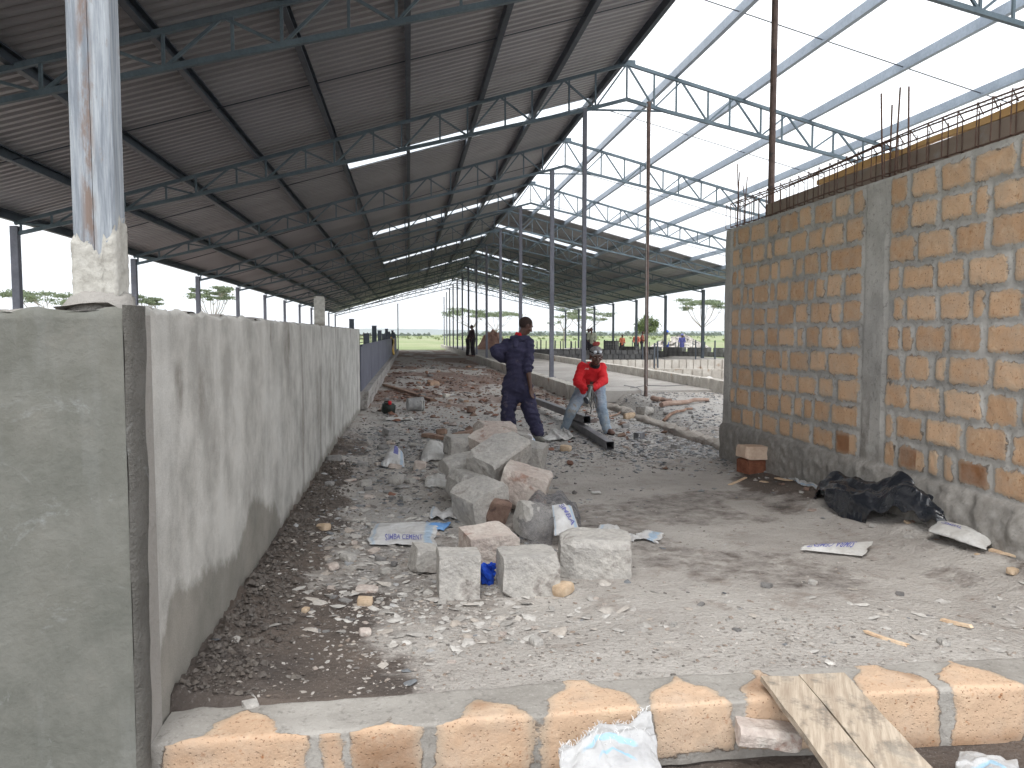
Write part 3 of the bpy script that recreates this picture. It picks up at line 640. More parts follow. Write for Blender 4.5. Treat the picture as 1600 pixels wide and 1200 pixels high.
# ------------------------------------------------------------------ concrete floor and low block walls
b = MB(); b.box((5.15, 48, SLAB_Z - .12), (2.45, 64.6, .24)); o = b.build('concrete_floor', None)
t = T('dusty_screed'); c = t.mix(t.ramp(t.noise(.8, 6, .6), (.35, 0.), (.65, 1.)), s2l(150, 145, 140), s2l(178, 174, 169)); c = t.mix(t.ramp(t.noise(5, 5, .6), (.5, 0.), (.7, .5)), c, s2l(138, 130, 122))
t.set(c, .93, t.bump(t.noise(25, 5, .7), .006)); o.data.materials.append(t.m); tag(o, kind='structure')
M_bw = simple('pale_foundation_block', s2l(176, 170, 162), s2l(200, 196, 188), 3, .92, 50, .004, 0, s2l(150, 128, 108), 2.2, .60)
M_bwo = simple('reddish_foundation_block', s2l(160, 128, 108), s2l(190, 164, 142), 3, .92, 50, .004, 0, s2l(176, 170, 162), 2.2, .55)
M_bdark = simple('fresh_dark_block', s2l(92, 92, 92), s2l(122, 121, 120), 3, .92, 50, .004)
def block_wall(name, p0, p1, z0, z1, th, pitch_=.22, mat=M_bw, seed=1, rows=1, top=True, **k):
    rr = random.Random(seed); p0 = Vector(p0); p1 = Vector(p1); d = p1 - p0; L_ = d.length; d.normalize(); nrm = Vector((-d.y, d.x)); ang = math.atan2(d.y, d.x); b = MB()
    mid = (p0 + p1) / 2; b.box((mid.x, mid.y, (z0 + z1) / 2 - .02), (L_, th - .12, z1 - z0 - .04), (0, 0, ang))
    rh = (z1 - z0) / rows
    for r in range(rows):
        s = (pitch_ / 2) * (r % 2)
        while s < L_ - .05:
            wd = min(pitch_, L_ - s); c_ = p0 + d * (s + wd / 2) + nrm * rr.uniform(-.006, .006)
            b.box((c_.x, c_.y, z0 + rh * (r + .5) + rr.uniform(-.004, .004)), (wd - .03 - rr.uniform(0, .02), th + rr.uniform(-.02, .02), rh - (.024 if rows > 1 else 0) - rr.uniform(0, .012)), (rr.uniform(-.02, .02), 0, ang + rr.uniform(-.012, .012))); s += pitch_
    return b.thing(name, mat, (mid.x, mid.y, z0), **k)
block_wall('low_block_wall', (XA - .08, 15.6), (XA - .08, 92), -.02, SLAB_Z + .012, .24, .28, M_bw, 2, label='low pale stone block edging of the concrete floor beside the dirt aisle', cat='low wall')
block_wall('low_block_wall', (6.5, 14.9), (6.5, 44), SLAB_Z - .2, SLAB_Z + .22, .22, .27, M_bw, 3, label='low pale block wall along the right side of the concrete floor', cat='low wall')
block_wall('low_block_wall', (7.0, 24.5), (15.6, 20.5), .08, .42, .22, .3, M_bw, 4, label='low pale block foundation crossing the earth near the red soil patch', cat='low wall')
block_wall('low_block_wall', (6.8, 30), (15, 30), .05, .5, .22, .3, M_bw, 5, label='second low grey foundation wall crossing behind the first', cat='low wall')
block_wall('low_block_wall', (6.8, 37), (12.2, 37.6), .05, .75, .22, .3, M_bdark, 6, 3, label='low dark block wall behind the man in red', cat='low wall')
block_wall('low_block_wall', (6.6, 48), (15.2, 48), .05, .6, .22, .3, M_bdark, 7, 3, label='farthest low dark block wall under the right roof', cat='low wall')
# footing strip between gravel and yard
n = 80; P_ = np.zeros((n, 9, 3))
for i in range(n):
    y = 9.02 + 6.6 * i / (n - 1)
    for j in range(9):
        a = math.pi * j / 8; P_[i, j] = (4.05 - .13 * math.cos(a) + .03 * math.sin(y * 2.7), y, -.04 + (.12 + .05 * float(fbm(np.array([y * 1.1]), np.array([2.]), 14)[0]) * 2) * math.sin(a) ** .35 + float(fbm(np.array([y * 6.]), np.array([j * 1.8]), 4)[0]) * .12)
ft = link('concrete_footing', grid(P_ - np.array([4.05, 12, 0]), 'concrete_footing'), simple('crumbly_footing', s2l(148, 140, 132), s2l(172, 166, 158), 3, .95, 40, .012, 0, s2l(118, 106, 98), 3, .55), None, (4.05, 12, 0))
tag(ft, 'broken concrete footing strip on the ground running from the stone wall end', 'footing')
# stacked fresh blocks in front of the field, each one liftable
bm_ = MB(); bm_.box((0, 0, .12), (.30, .40, .235)); bmesh_blk = bm_.mesh('concrete_block'); bmesh_blk.materials.append(M_bdark)
pA, pB = Vector((12.85, 46.9)), Vector((17.6, 39.6)); d = (pB - pA); n = int(d.length / .345); d.normalize()
for r in range(3):
    for i in range(n - 2 * (r == 2)):
        if r == 2 and (i * 7) % 5 == 0: continue
        q = pA + d * (.345 * i + (.03 * random.random())); o = bpy.data.objects.new('concrete_block', bmesh_blk); COL.objects.link(o)
        o.location = (q.x, q.y, .05 + .243 * r); o.rotation_euler = (0, 0, math.atan2(d.y, d.x) + random.uniform(-.06, .06))
        tag(o, 'dark grey concrete block in the long stack set out before the green field', 'concrete block', 'blocks in the long stack on the right')
# small stack near the far posts
for i in range(5):
    for r in range(3):
        o = bpy.data.objects.new('concrete_block', bmesh_blk); COL.objects.link(o); p = G(948 + i * 3.2, 545, .3)
        o.location = (p.x * .72, p.y * .72, .4 + .243 * r); o.rotation_euler = (0, 0, .1 * i)
        tag(o, 'dark concrete block in the small stack behind the man in red', 'concrete block', 'blocks in the small stack behind the man in red')
# dark dividing panels left side: fence of slabs on a stone plinth
M_panel = simple('slate_blue_panel', s2l(84, 86, 100), s2l(100, 102, 116), 2, .6, 30, .001)
PF = empty('panel_fence', (-.95, 16, 0), label='dark slate coloured panel fence on a rough stone base beyond the plastered wall', cat='fence')
block_w = MB(); rr = random.Random(8)
y = 15.38
while y < 60:
    Ls = 1.2
    for r in range(2): block_w.box((-.93 + rr.uniform(-.012, .012), y + .2 * r + Ls / 2, .04 + .17 * r + .08), (.22, Ls - .03, .165 - .01 * rr.random()), (0, rr.uniform(-.03, .03), 0))
    y += Ls
block_w.build('stone_base', simple('rough_grey_base', s2l(146, 142, 138), s2l(172, 168, 164), 3, .95, 30, .012, 0, s2l(110, 104, 98), 3, .56), PF)
y = 15.45; k = 0
while y < 58:
    Lp = 4.3; b = MB(); b.box((-.96, y + Lp / 2, .83 + .0), (.03, Lp - .08, .9)); b.box((-.943, y + .02 + Lp * .5, 1.285), (.05, Lp - .06, .03)); b.build('panel', M_panel, PF)
    b = MB(); hh = 1.52 + .12 * ((k * 5) % 3); b.box((-1.06, y + Lp, hh / 2), (.14, .14, hh)); b.box((-1.06, y + Lp, hh + .006), (.16, .16, .014)); b.build('fence_post', M_steel_dk, PF); y += Lp; k += 1
b = MB(); b.box((-1.10, 15.25, 1.68), (.09, .09, .22)); b.box((-1.1, 15.25, 1.795), (.1, .1, .012)); b.thing('steel_stub', M_steel_dk, (-1.1, 15.25, 1.57), label='short dark steel stub on the far end of the plastered wall', cat='post stub')
# pipe rail fence behind
RF = empty('rail_fence', (-2.5, 20, 0), label='thin rusty pipe rail fence seen over the dark panel fence', cat='fence')
for z in (1.1, 1.3, 1.46):
    b = MB(); b.tube([(-2.6, 18, z), (-2.3, 60, z)], .02, 5); b.build('rail', M_rust, RF)
for i in range(12):
    b = MB(); y = 18.5 + 3.4 * i; b.tube([(-2.6 + .3 * i / 12, y, 0), (-2.6 + .3 * i / 12, y, 1.62)], .028, 6); b.build('fence_post', M_rust, RF)
# yellow sheet over fence
P_ = np.zeros((24, 8, 3))
for i in range(24):
    for j in range(8):
        P_[i, j] = (-.915 + .05 * math.sin(j * 1.1 + i * .3) + .02 * i / 24 + (.0 if i > 3 else -.02 * (4 - i)), 44 + (j - 3.5) * .38 * (1 - .3 * i / 24) + .35 * math.sin(i * .12), 1.36 - i * .043)
P_[:3, :, 0] -= .06; P_ -= np.array([-.9, 44, .4]); yo = link('plastic_sheet', grid(P_, 'plastic_sheet'), simple('yellow_plastic', s2l(206, 160, 46), s2l(224, 186, 70), 3, .5, 20, .003), None, (-.9, 44, .4)); yo.modifiers.new('thick', 'SOLIDIFY').thickness = .008
tag(yo, 'crumpled yellow plastic sheet hanging over the dark panel fence', 'plastic sheet')
# stub posts standing in the foundations to the right
STUBS = [(832, 531, 548), (845, 531, 552), (853, 532, 549), (876, 533, 551), (891.7, 532.6, 549), (899, 533, 552), (909, 532, 548), (945, 531, 551), (949, 532, 546), (963.7, 529, 546), (1003.5, 536, 565), (1022, 536, 577), (1028, 533.4, 574), (1042, 533, 552), (1087, 531, 563.5), (1117, 532, 568), (1060, 535, 556), (824, 530, 541), (838, 531, 541), (868, 532, 543), (917, 531, 543), (1100, 534, 556)] + [(826 + 13.5 * i, 532 + (i % 3), 541 + (i * 5) % 8) for i in range(20)]
for (u, v0, v1) in STUBS:
    g = G(u, v1, .25); tp_ = atY(u, v0, g.y); b = MB(); s = random.choice((.06, .05, .075)); b.bar((g.x, g.y, .05), (g.x + random.uniform(-.03, .03), g.y, tp_.z), s, s, (0, 1, 0)); b.box((g.x, g.y, .1), (s * 2.4, s * 2.4, .12))
    b.thing('post_stub', M_steel_dk, (g.x, g.y, .05), label='short dark steel stub post standing in the unfinished foundations', cat='post stub', group='stub posts in the unfinished foundations')

# ------------------------------------------------------------------ rocks
def rock_mesh(dims, seed, n=9, rough=.05, chips=9, square=1.):
    r_ = np.random.default_rng(seed); bm = bmesh.new(); bmesh.ops.create_cube(bm, size=1)
    bmesh.ops.subdivide_edges(bm, edges=bm.edges[:], cuts=n, use_grid_fill=True)
    P = np.array([v.co[:] for v in bm.verts])
    if square < 1:
        L_ = np.linalg.norm(P, axis=1, keepdims=True); P = P * square + (1 - square) * P / L_ * .58
    for _ in range(chips):
        s_ = r_.choice([-1, 1], 3).astype(float); nn = s_ * r_.uniform(.25, 1, 3)
        if r_.random() < .5: nn[r_.integers(3)] = 0
        nn /= np.linalg.norm(nn); mxp = (np.abs(nn) * .5).sum(); d = mxp * r_.uniform(.76, .95)
        e = P @ nn - d; m = e > 0; P[m] -= np.outer(e[m], nn)
    D = np.array(dims); P = P * D
    q = P * 9 + seed * 3.7
    nd = fbm(q[:, 0] + q[:, 2] * .6, q[:, 1] - q[:, 2] * .8, seed, 4); nd2 = fbm(q[:, 0] * 3.1 + q[:, 2] * 2.2, q[:, 1] * 3.1 + q[:, 2] * 1.3, seed + 5, 3)
    nr = P / (np.linalg.norm(P, axis=1, keepdims=True) + 1e-9); P += nr * ((nd * rough * 1.3 + nd2 * rough * .45) * D.mean())[:, None]
    for v, p in zip(bm.verts, P): v.co = p
    me = bpy.data.meshes.new('rock'); bm.to_mesh(me); bm.free(); return me
def place(name, me, mat, loc, rot=(0, 0, 0), sink=.0, ground=True, **k):
    """set the mesh down so that its lowest point (after rotation) rests at loc.z"""
    M = Euler(rot).to_matrix().to_4x4(); me.transform(M); zs = min(v.co.z for v in me.vertices)
    me.transform(Matrix.Translation((0, 0, -zs - sink))); me.update()
    return tag(link(name, me, mat, None, loc), **k)
# (u, v) of the foot in the photo, extra depth, size (w,d,h), rotation, base height, material, label
PILE = [
 (718, 934, .13, (.235, .26, .255), (0, .02, .03), 0, M_stone, 'upright squared grey stone, front left of the heap'),
 (830, 928, .14, (.335, .27, .235), (0, 0, .05), 0, M_stone, 'squared grey stone between the upright and the long one'),
 (938, 903, .17, (.44, .32, .25), (.05, .03, -.17), 0, M_stone, 'long chipped grey stone at the front right of the heap'),
 (768, 893, .16, (.33, .27, .24), (.1, -.05, .25), 0, M_stone_pink, 'pale stone behind the two front squared stones'),
 (664, 897, .05, (.16, .16, .16), (.1, .2, .3), 0, M_stone, 'small grey block left of the upright stone'),
 (756, 826, .16, (.36, .32, .26), (.12, -.22, .5), 0, M_stone, 'big tilted grey stone in the middle left of the heap'),
 (826, 812, .22, (.36, .34, .31), (.1, .25, -.3), 0, M_stone_pink, 'pale stone behind the netting bundle'),
 (776, 826, .04, (.15, .12, .19), (.2, .3, .4), 0, M_stone_brown, 'small dark brown rock between the big tilted stone and the netting'),
 (732, 799, .14, (.26, .24, .26), (.1, .12, .35), 0, M_stone, 'rounded grey stone under the flat one, left side of the heap'),
 (724, 744, .12, (.34, .24, .13), (.08, -.10, .3), .24, M_stone, 'flat grey stone lying on top of the rounded one'),
 (785, 757, .22, (.47, .30, .20), (.30, -.36, .7), .22, M_stone, 'long stone slanting across the top of the heap'),
 (776, 735, .26, (.42, .30, .26), (.18, -.25, .5), .22, M_stone_pink, 'large pinkish stone behind the slanting one'),
 (722, 727, .16, (.34, .28, .24), (.05, .03, .25), .02, M_stone, 'squared grey stone at the rear left of the heap'),
 (776, 712, .26, (.44, .32, .30), (.1, .06, .2), .04, M_stone_pink, 'pinkish stone at the very back of the heap'),
 (834, 748, .16, (.26, .26, .30), (.1, .15, -.4), 0, M_stone, 'grey stone at the rear right edge of the heap'),
 (790, 790, .25, (.30, .32, .30), (.3, .15, .2), 0, M_stone, 'grey stone buried in the middle of the heap'),
 (760, 770, .25, (.30, .32, .30), (.2, .1, .9), 0, M_stone, 'grey stone propping up the slanting one'),
 (818, 706, .14, (.18, .16, .2), (.2, .1, .5), 0, M_stone, 'small upright grey stone beside the white sack behind the heap'),
]
for i, (u, v, dp_, sz, rot, zb_, mt, lb) in enumerate(PILE):
    g = G(u, v, zb_); p = g + Vector((0, dp_, 0)); g0 = 0 if zb_ > .1 else hz(p.x, p.y)
    me = rock_mesh([q * (1.08 if i > 4 else 1) for q in sz], 100 + i, 14, .06, (5, 5, 14)[i] if i < 3 else 11)
    place('stone', me, mt, (p.x, p.y, g0 + zb_), rot, .015 if zb_ == 0 else 0, label=lb, cat='stone', group='stones of the heap in the yard')
ORK = [(570, 945, .085, M_tan, 'orange stone on the dark damp soil'), (477, 957, .05, M_tan, 'tiny tan stone on the damp soil near the left wall'), (505, 835, .10, M_tan, 'flat tan stone left of the printed sack'),
       (882, 928, .12, M_tan, 'orange tan stone touching the foot of the middle front stone'), (388, 1106, .085, M_stone, 'whitish cut stone beside the kerb at the left'), (570, 992, .06, M_stone_pink, 'small pinkish stone on the damp soil'),
       (737, 645, .24, M_stone_brown, 'red brown rock standing in the rubble behind the heap'), (735, 745, .2, M_stone, 'grey stone chunk in the rubble'), (700, 620, .10, M_tan, 'small tan stone in the far rubble'),
       (1272, 918, .05, M_stone, 'small pale stone on the damp ground at right'), (1585, 925, .07, M_tan, 'small tan stone near the right frame edge'), (1500, 818, .06, M_stone, 'white pebble beside the crumpled sack at the wall foot'),
       (690, 683, .16, M_wood_br, 'flat brown rubble piece left of the heap'), (620, 760, .16, M_stone, 'flat grey stone plate in the rubble'), (885, 705, .14, M_tan, 'tan stone chip behind the man in overalls'),
       (1105, 595, .3, M_stone, 'pale rock lying near the red soil patch'), (1010, 632, .32, M_stone, 'broken grey concrete lump at the foot of the rusty pipe post'), (985, 634, .2, M_tan, 'orange broken brick by the foot of the rusty pipe post'),
       (1046, 630, .2, M_stone_brown, 'brown rock right of the rusty pipe post'), (655, 610, .17, M_bw, 'pale block lying in the aisle rubble'), (697, 622, .17, M_bw, 'pale flat block lying in the aisle rubble')]
for i, (u, v, s, mt, lb) in enumerate(ORK):
    p = G(u, v, .25 if u > 960 and v < 640 else 0); me = rock_mesh((s, s * .7, s * .55), 300 + i, 6, .09, 8, .6)
    place('stone', me, mt, (p.x, p.y + s * .3, hz(p.x, p.y)), (.1, .1, i * 1.3), s * .05, label=lb, cat='stone')
# medium rubble, individually placed copies
rmesh = []
for i in range(7):
    me = rock_mesh((.12, .085, .032 + .006 * i), 500 + i, 4, .16, 14, .8); zs = min(v.co.z for v in me.vertices); me.transform(Matrix.Translation((0, 0, -zs))); rmesh.append(me)
rr = random.Random(11)
def scatter(n, fn, mats, lb, grp, smin, smax):
    k = 0
    while k < n:
        x, y = fn()
        if x < -.88 or (x > 3.7 and y < 9): continue
        me = rmesh[k % 7] if k >= 0 else None
        mt = mats[k % len(mats)]; key = (me.name, mt.name)
        if key not in RC:
            m2 = me.copy(); m2.materials.clear(); m2.materials.append(mt); RC[key] = m2
        o = bpy.data.objects.new('stone_chunk', RC[key]); COL.objects.link(o); s = rr.uniform(smin, smax) * (1 if rr.random() > .15 else 1.6)
        o.location = (x, y, hz(x, y) - .006); o.rotation_euler = (rr.uniform(-.2, .2), rr.uniform(-.2, .2), rr.uniform(0, 6.3)); o.scale = (s, s, s * rr.uniform(.6, 1.2))
        tag(o, lb, 'stone chunk', grp); k += 1
RC = {}
scatter(75, lambda: (rr.gauss(.0, .5), rr.uniform(6.2, 13)), (M_rubble, M_stone, M_rubble, M_stone_pink), 'broken stone chunk in the rubble left of and behind the heap', 'stone chunks behind the heap', .35, 1.1)
scatter(45, lambda: (rr.uniform(3.0, 6), rr.uniform(9.3, 13)), (M_rubble, M_rubble, M_stone), 'broken stone chunk in the grey gravel by the end of the stone wall', 'stone chunks by the wall end', .4, 1.2)
scatter(40, lambda: (-.5 + abs(rr.gauss(0, .35)), rr.uniform(3.9, 7)), (M_stone, M_rubble, M_stone_pink), 'flat pale chip lying along the foot of the plastered wall', 'chips along the plastered wall', .25, .7)
scatter(35, lambda: (rr.gauss(.55, .5), rr.uniform(3.4, 4.6)), (M_stone, M_stone, M_stone_pink), 'small pale stone chip on the dusty ground between heap and kerb', 'chips between heap and kerb', .12, .38)
scatter(30, lambda: (rr.uniform(1.3, 3.6), rr.uniform(3.25, 4.4)), (M_stone, M_rubble), 'small grey stone on the bare ground to the right before the kerb', 'stones before the kerb at right', .12, .34)
scatter(45, lambda: (rr.uniform(-.8, 3.4), rr.uniform(17, 40)), (M_stone_brown, M_bwo, M_stone, M_rubble), 'rubble lump on the red soil of the far aisle', 'rubble on the far aisle', .5, 1.7)
scatter(28, lambda: (rr.uniform(3.45, 3.7), rr.uniform(4.2, 8)), (M_stone, M_tan, M_stone_brown), 'small broken piece at the foot of the stone block wall', 'pieces at the foot of the block wall', .2, .55)

# ------------------------------------------------------------------ gravel and chips nobody could count (stuff)
def chips(name, n, sampler, s0, s1, flat, cols, label, seed, thr=None):
    r_ = np.random.default_rng(seed); X, Y = sampler(r_, n); keep = (X > -.93) & ~((X > 3.74) & (Y < 9.05)) & (Y > 3.19); X, Y = X[keep], Y[keep]; n = len(X)
    base = np.array([(1, 0, 0), (.45, .8, .1), (-.5, .75, -.1), (-1, .05, 0), (-.4, -.85, .1), (.5, -.7, 0), (.25, .2, .8), (-.35, -.1, .7), (0, 0, -.6)])
    F = [(0, 1, 6), (1, 2, 6), (2, 7, 6), (2, 3, 7), (3, 4, 7), (4, 6, 7), (4, 5, 6), (5, 0, 6), (1, 0, 8), (2, 1, 8), (3, 2, 8), (4, 3, 8), (5, 4, 8), (0, 5, 8)]
    V = base[None] + r_.uniform(-.28, .28, (n, 9, 3)); sz = s0 * (s1 / s0) ** (r_.random(n) ** 2.0); fl = r_.uniform(*flat, n); st_ = r_.uniform(.6, 1.1, n)
    V[..., 0] *= sz[:, None]; V[..., 1] *= (sz * st_)[:, None]; V[..., 2] *= (sz * fl)[:, None]
    tx = r_.uniform(-.35, .35, n); V[..., 2] += V[..., 0] * tx[:, None]
    a = r_.uniform(0, 6.28, n); c_, s_ = np.cos(a)[:, None], np.sin(a)[:, None]; vx = V[..., 0] * c_ - V[..., 1] * s_; vy = V[..., 0] * s_ + V[..., 1] * c_
    V[..., 0] = vx + X[:, None]; V[..., 1] = vy + Y[:, None]; V[..., 2] += (H(X, Y) + sz * fl * .25)[:, None]
    F = np.array(F); FF = (F[None] + (np.arange(n) * 9)[:, None, None]).reshape(-1)
    me = bpy.data.meshes.new(name); me.vertices.add(n * 9); me.vertices.foreach_set('co', V.reshape(-1).astype(np.float32)); me.loops.add(len(FF)); me.loops.foreach_set('vertex_index', FF.astype(np.int32))
    me.polygons.add(len(FF) // 3); me.polygons.foreach_set('loop_start', np.arange(0, len(FF), 3, dtype=np.int32)); me.update(calc_edges=True)
    at = me.attributes.new('rnd', 'FLOAT', 'POINT'); at.data.foreach_set('value', np.repeat(r_.random(n), 9).astype(np.float32))
    t = T(name); c = t.ramp(t.attr('rnd'), *[(i / (len(cols) - 1), s2l(*q)) for i, q in enumerate(cols)]); c = t.mix(.3, c, t.ramp(t.noise(60), (.3, (.2, .2, .2, 1)), (.7, (.8, .8, .8, 1))), 'OVERLAY')
    t.set(c, .92, t.bump(t.noise(120), .002)); o = link(name, me, t.m); me.shade_flat(); return tag(o, label, 'gravel', kind='stuff')
def mixs(*a):   # (weight, cx, cy, sx, sy)
    def f(r_, n):
        X = []; Y = []; W_ = sum(q[0] for q in a)
        for w_, cx, cy, sx, sy in a:
            m = int(n * w_ / W_); X.append(r_.normal(cx, sx, m)); Y.append(r_.normal(cy, sy, m))
        X = np.concatenate(X); Y = np.concatenate(Y); k = fbm(X * 2.1, Y * 1.7, 77, 4) + .5 > r_.random(len(X)) * .9 + .08; return X[k], Y[k]
    return f
G1 = [(104, 100, 96), (140, 135, 129), (158, 152, 146), (182, 177, 171), (134, 120, 108), (164, 158, 152)]
G2 = [(84, 86, 90), (120, 123, 126), (150, 151, 152), (178, 177, 176), (104, 100, 98), (142, 135, 129)]
chips('loose_chips', 26000, mixs((3, -.35, 4.6, .35, 1.1), (3, .2, 4.4, .5, .5), (2.5, .2, 5.6, .5, 1.2), (3, 2.2, 3.5, 1.2, .28), (2, 1.2, 4.2, 1.4, .8), (1.2, 3.5, 5, .25, 1.2), (1.4, -.6, 6.5, .25, 2), (2.6, .9, 3.4, .9, .25), (1.5, 1.8, 6, 1, 2)), .0025, .017, (.2, .6), G1, 'loose pale stone chips and grit strewn over the yard ground', 21)
chips('crushed_gravel', 32000, mixs((5, .2, 9.2, .7, 2.2), (3, 1.6, 10.2, .9, 1.3), (4, 4.6, 10.8, .9, 1.6), (3, 3.3, 9.6, .7, .7), (3, 3.9, 13.5, 1.3, 1.2), (1.5, 5.2, 15.2, 1.2, .5), (1.2, -.3, 12.5, .4, 2)), .010, .045, (.15, .5), G2, 'grey crushed gravel spread behind the heap and beside the wall end', 22)
chips('aisle_rubble', 5000, mixs((4, .6, 19, 1.2, 4), (3, 1.2, 30, 1.3, 8), (2, 3.2, 22, .3, 6)), .02, .10, (.3, .7), [(110, 84, 72), (140, 118, 104), (160, 150, 144), (92, 80, 76), (150, 104, 84)], 'reddish rubble and clods over the far aisle', 23)
chips('pale_flakes', 3600, mixs((4, .1, 4.7, .45, .55), (2, -.45, 5.3, .22, .8), (1.6, .75, 4.0, .4, .2), (1.2, -.1, 6.3, .4, .7), (1, .3, 7.6, .7, .8), (1, 3.0, 3.6, .5, .3)), .010, .055, (.10, .28), [(150, 146, 141), (178, 174, 169), (196, 193, 188), (166, 156, 146)], 'flat pale flakes of broken screed scattered left of the heap and before it', 26)
# mortar crumbs and clods at the foot of the left wall
chips('mortar_crumbs', 6000, lambda r_, n: (-.93 + np.abs(r_.normal(0, .15, n)), r_.uniform(3.19, 9, n) ** 1.0), .005, .024, (.6, 1.), [(88, 82, 78), (104, 98, 93), (92, 84, 78), (112, 106, 100)], 'dark mortar crumbs heaped along the foot of the plastered wall', 24)

# ------------------------------------------------------------------ crumpled sheets and sacks
def text_mesh(body, size):
    cu = bpy.data.curves.new('t', 'FONT'); cu.body = body; cu.size = size; cu.resolution_u = 2; cu.offset = size * .012
    o = bpy.data.objects.new('t', cu); COL.objects.link(o); dg = bpy.context.evaluated_depsgraph_get(); dg.update()
    me = bpy.data.meshes.new_from_object(o.evaluated_get(dg)); bpy.data.objects.remove(o); bpy.data.curves.remove(cu)
    bm = bmesh.new(); bm.from_mesh(me); bmesh.ops.subdivide_edges(bm, edges=[e for e in bm.edges if e.calc_length() > size * .2], cuts=2); bmesh.ops.triangulate(bm, faces=bm.faces[:]); bm.to_mesh(me); bm.free(); return me
class Sheet:
    """crumpled sheet over a quad of ground points a(left near) b(right near) c(right far) d(left far)"""
    def __init__(s, quad, seed, amp=.03, freq=3., puff=.02, lift=.012, edge=.04, folds=6, plane=None):
        s.q = [Vector(p) for p in quad]; s.seed = seed; s.amp = amp; s.f = freq; s.puff = puff; s.lift = lift; s.edge = edge; s.plane = plane
        r_ = random.Random(seed); s.folds = [(r_.uniform(0, math.pi), r_.uniform(-.4, 1.2), r_.uniform(.02, .07), r_.choice((-1, 1, 1)) * r_.uniform(.4, 1)) for _ in range(folds)]
    def P(s, u, v):
        u = np.asarray(u, float); v = np.asarray(v, float); e = s.edge; sd = s.seed
        uu = u + e * fbm(v * 4, u * 0 + sd, sd, 3) * 2 * (np.abs(u - .5) * 2) ** 2; vv = v + e * fbm(u * 5, v * 0 + sd, sd + 3, 3) * 2 * (np.abs(v - .5) * 2) ** 2
        a, b, c, d = [np.array(p[:]) for p in s.q]; W = lambda k: ((1 - uu) * (1 - vv))[..., None] * a[k] + (uu * (1 - vv))[..., None] * b[k] + (uu * vv)[..., None] * c[k] + ((1 - uu) * vv)[..., None] * d[k]
        S = ((1 - uu) * (1 - vv))[..., None] * a + (uu * (1 - vv))[..., None] * b + (uu * vv)[..., None] * c + ((1 - uu) * vv)[..., None] * d
        L1 = np.linalg.norm(b - a); L2 = np.linalg.norm(d - a)
        h = s.amp * (1 - np.abs(fbm(u * s.f * L1 / .3, v * s.f * L2 / .3, sd, 4)) * 4) * .6 + s.puff * np.clip(np.sin(np.clip(u, 0, 1) * math.pi) * np.sin(np.clip(v, 0, 1) * math.pi), 0, 1) ** .6
        for an, of, wd, am in s.folds:
            dd = (u * L1 * math.cos(an) + v * L2 * math.sin(an)) / max(L1, L2) - of; h = h + am * s.amp * .8 * np.exp(-(dd / wd) ** 2)
        g = H(S[..., 0], S[..., 1]) if s.plane is None else S[..., 2]
        S[..., 2] = g + s.lift + np.maximum(h, 0)
        return S
    def build(s, name, mat, base, n=(48, 34), thick=.003, mask=None, parent=None, **k):
        U, V = np.meshgrid(np.linspace(0, 1, n[0]), np.linspace(0, 1, n[1])); P = s.P(U, V) - np.array(base); mk = None
        if mask is not None:
            c_ = mask(U, V); mk = c_[:-1, :-1] & c_[1:, 1:] & c_[1:, :-1] & c_[:-1, 1:]
        me = grid(P, name, dict(u=U, v=V), mk)
        if parent: o = link(name, me, mat, parent)
        else: o = link(name, me, mat, None, base); tag(o, **k)
        if thick: m = o.modifiers.new('thick', 'SOLIDIFY'); m.thickness = thick; m.offset = 1
        s.o = o; s.base = base; return o
    def text(s, body, u0, v0, du, dv, mat, size=.1, nx=None, lift=.006):
        """baseline starts at (u0,v0) and runs along vector du (per text length), letters rise along dv"""
        me = text_mesh(body, 1.); X = np.array([v.co[:] for v in me.vertices]); w_ = X[:, 0].max(); U = u0 + du[0] * X[:, 0] / w_ + dv[0] * X[:, 1]; V = v0 + du[1] * X[:, 0] / w_ + dv[1] * X[:, 1]
        P = s.P(U, V); P[:, 2] += lift
        for q, p in zip(me.vertices, P): q.co = Vector(p) - Vector(s.base)
        me.update(); o = link('lettering', me, mat, s.o); return o
def woven(name, base=(214, 214, 214), blue=True):
    t = T(name); u = t.attr('u'); v = t.attr('v'); c = t.mix(t.ramp(t.noise(7, 4, .6), (.4, 0.), (.7, 1.)), s2l(*base), s2l(base[0] - 26, base[1] - 28, base[2] - 30))
    if blue: c = t.mix(t.ma('MULTIPLY', t.ramp(u, (.02, 0.), (.06, 1.), (.10, 0.)), .5), c, s2l(150, 186, 216)); c = t.mix(t.ma('MULTIPLY', t.ramp(u, (.80, 0.), (.84, 1.), (.92, 1.), (.95, 0.)), .5), c, s2l(128, 178, 218))
    c = t.mix(t.ramp(t.noise(16, 5, .7), (.58, 0.), (.75, .6)), c, s2l(150, 142, 132))
    wv_ = t.n.new('ShaderNodeTexWave'); wv_.inputs['Scale'].default_value = 120; t.L(t.tc.outputs['Object'], wv_.inputs[0])
    t.set(c, .55, t.bump(t.ma('ADD', t.noise(14, 5, .6), t.ma('MULTIPLY', wv_.outputs['Fac'], .03)), .02), 0, .4); return t.m
M_sack = woven('white_woven_sack'); M_sack2 = woven('dusty_white_sack', (212, 211, 208), False); M_ink = simple('faded_violet_ink', s2l(96, 98, 158), s2l(128, 130, 178), 30, .6, 80, .0002); M_inkb = simple('light_blue_ink', s2l(120, 178, 214), s2l(160, 200, 224), 30, .6, 80, .0002)
M_blue = simple('bright_blue_plastic', s2l(40, 94, 190), s2l(60, 120, 210), 8, .45, 30, .003)
def sk(pts): return [G(u, v, 0) for u, v in pts]
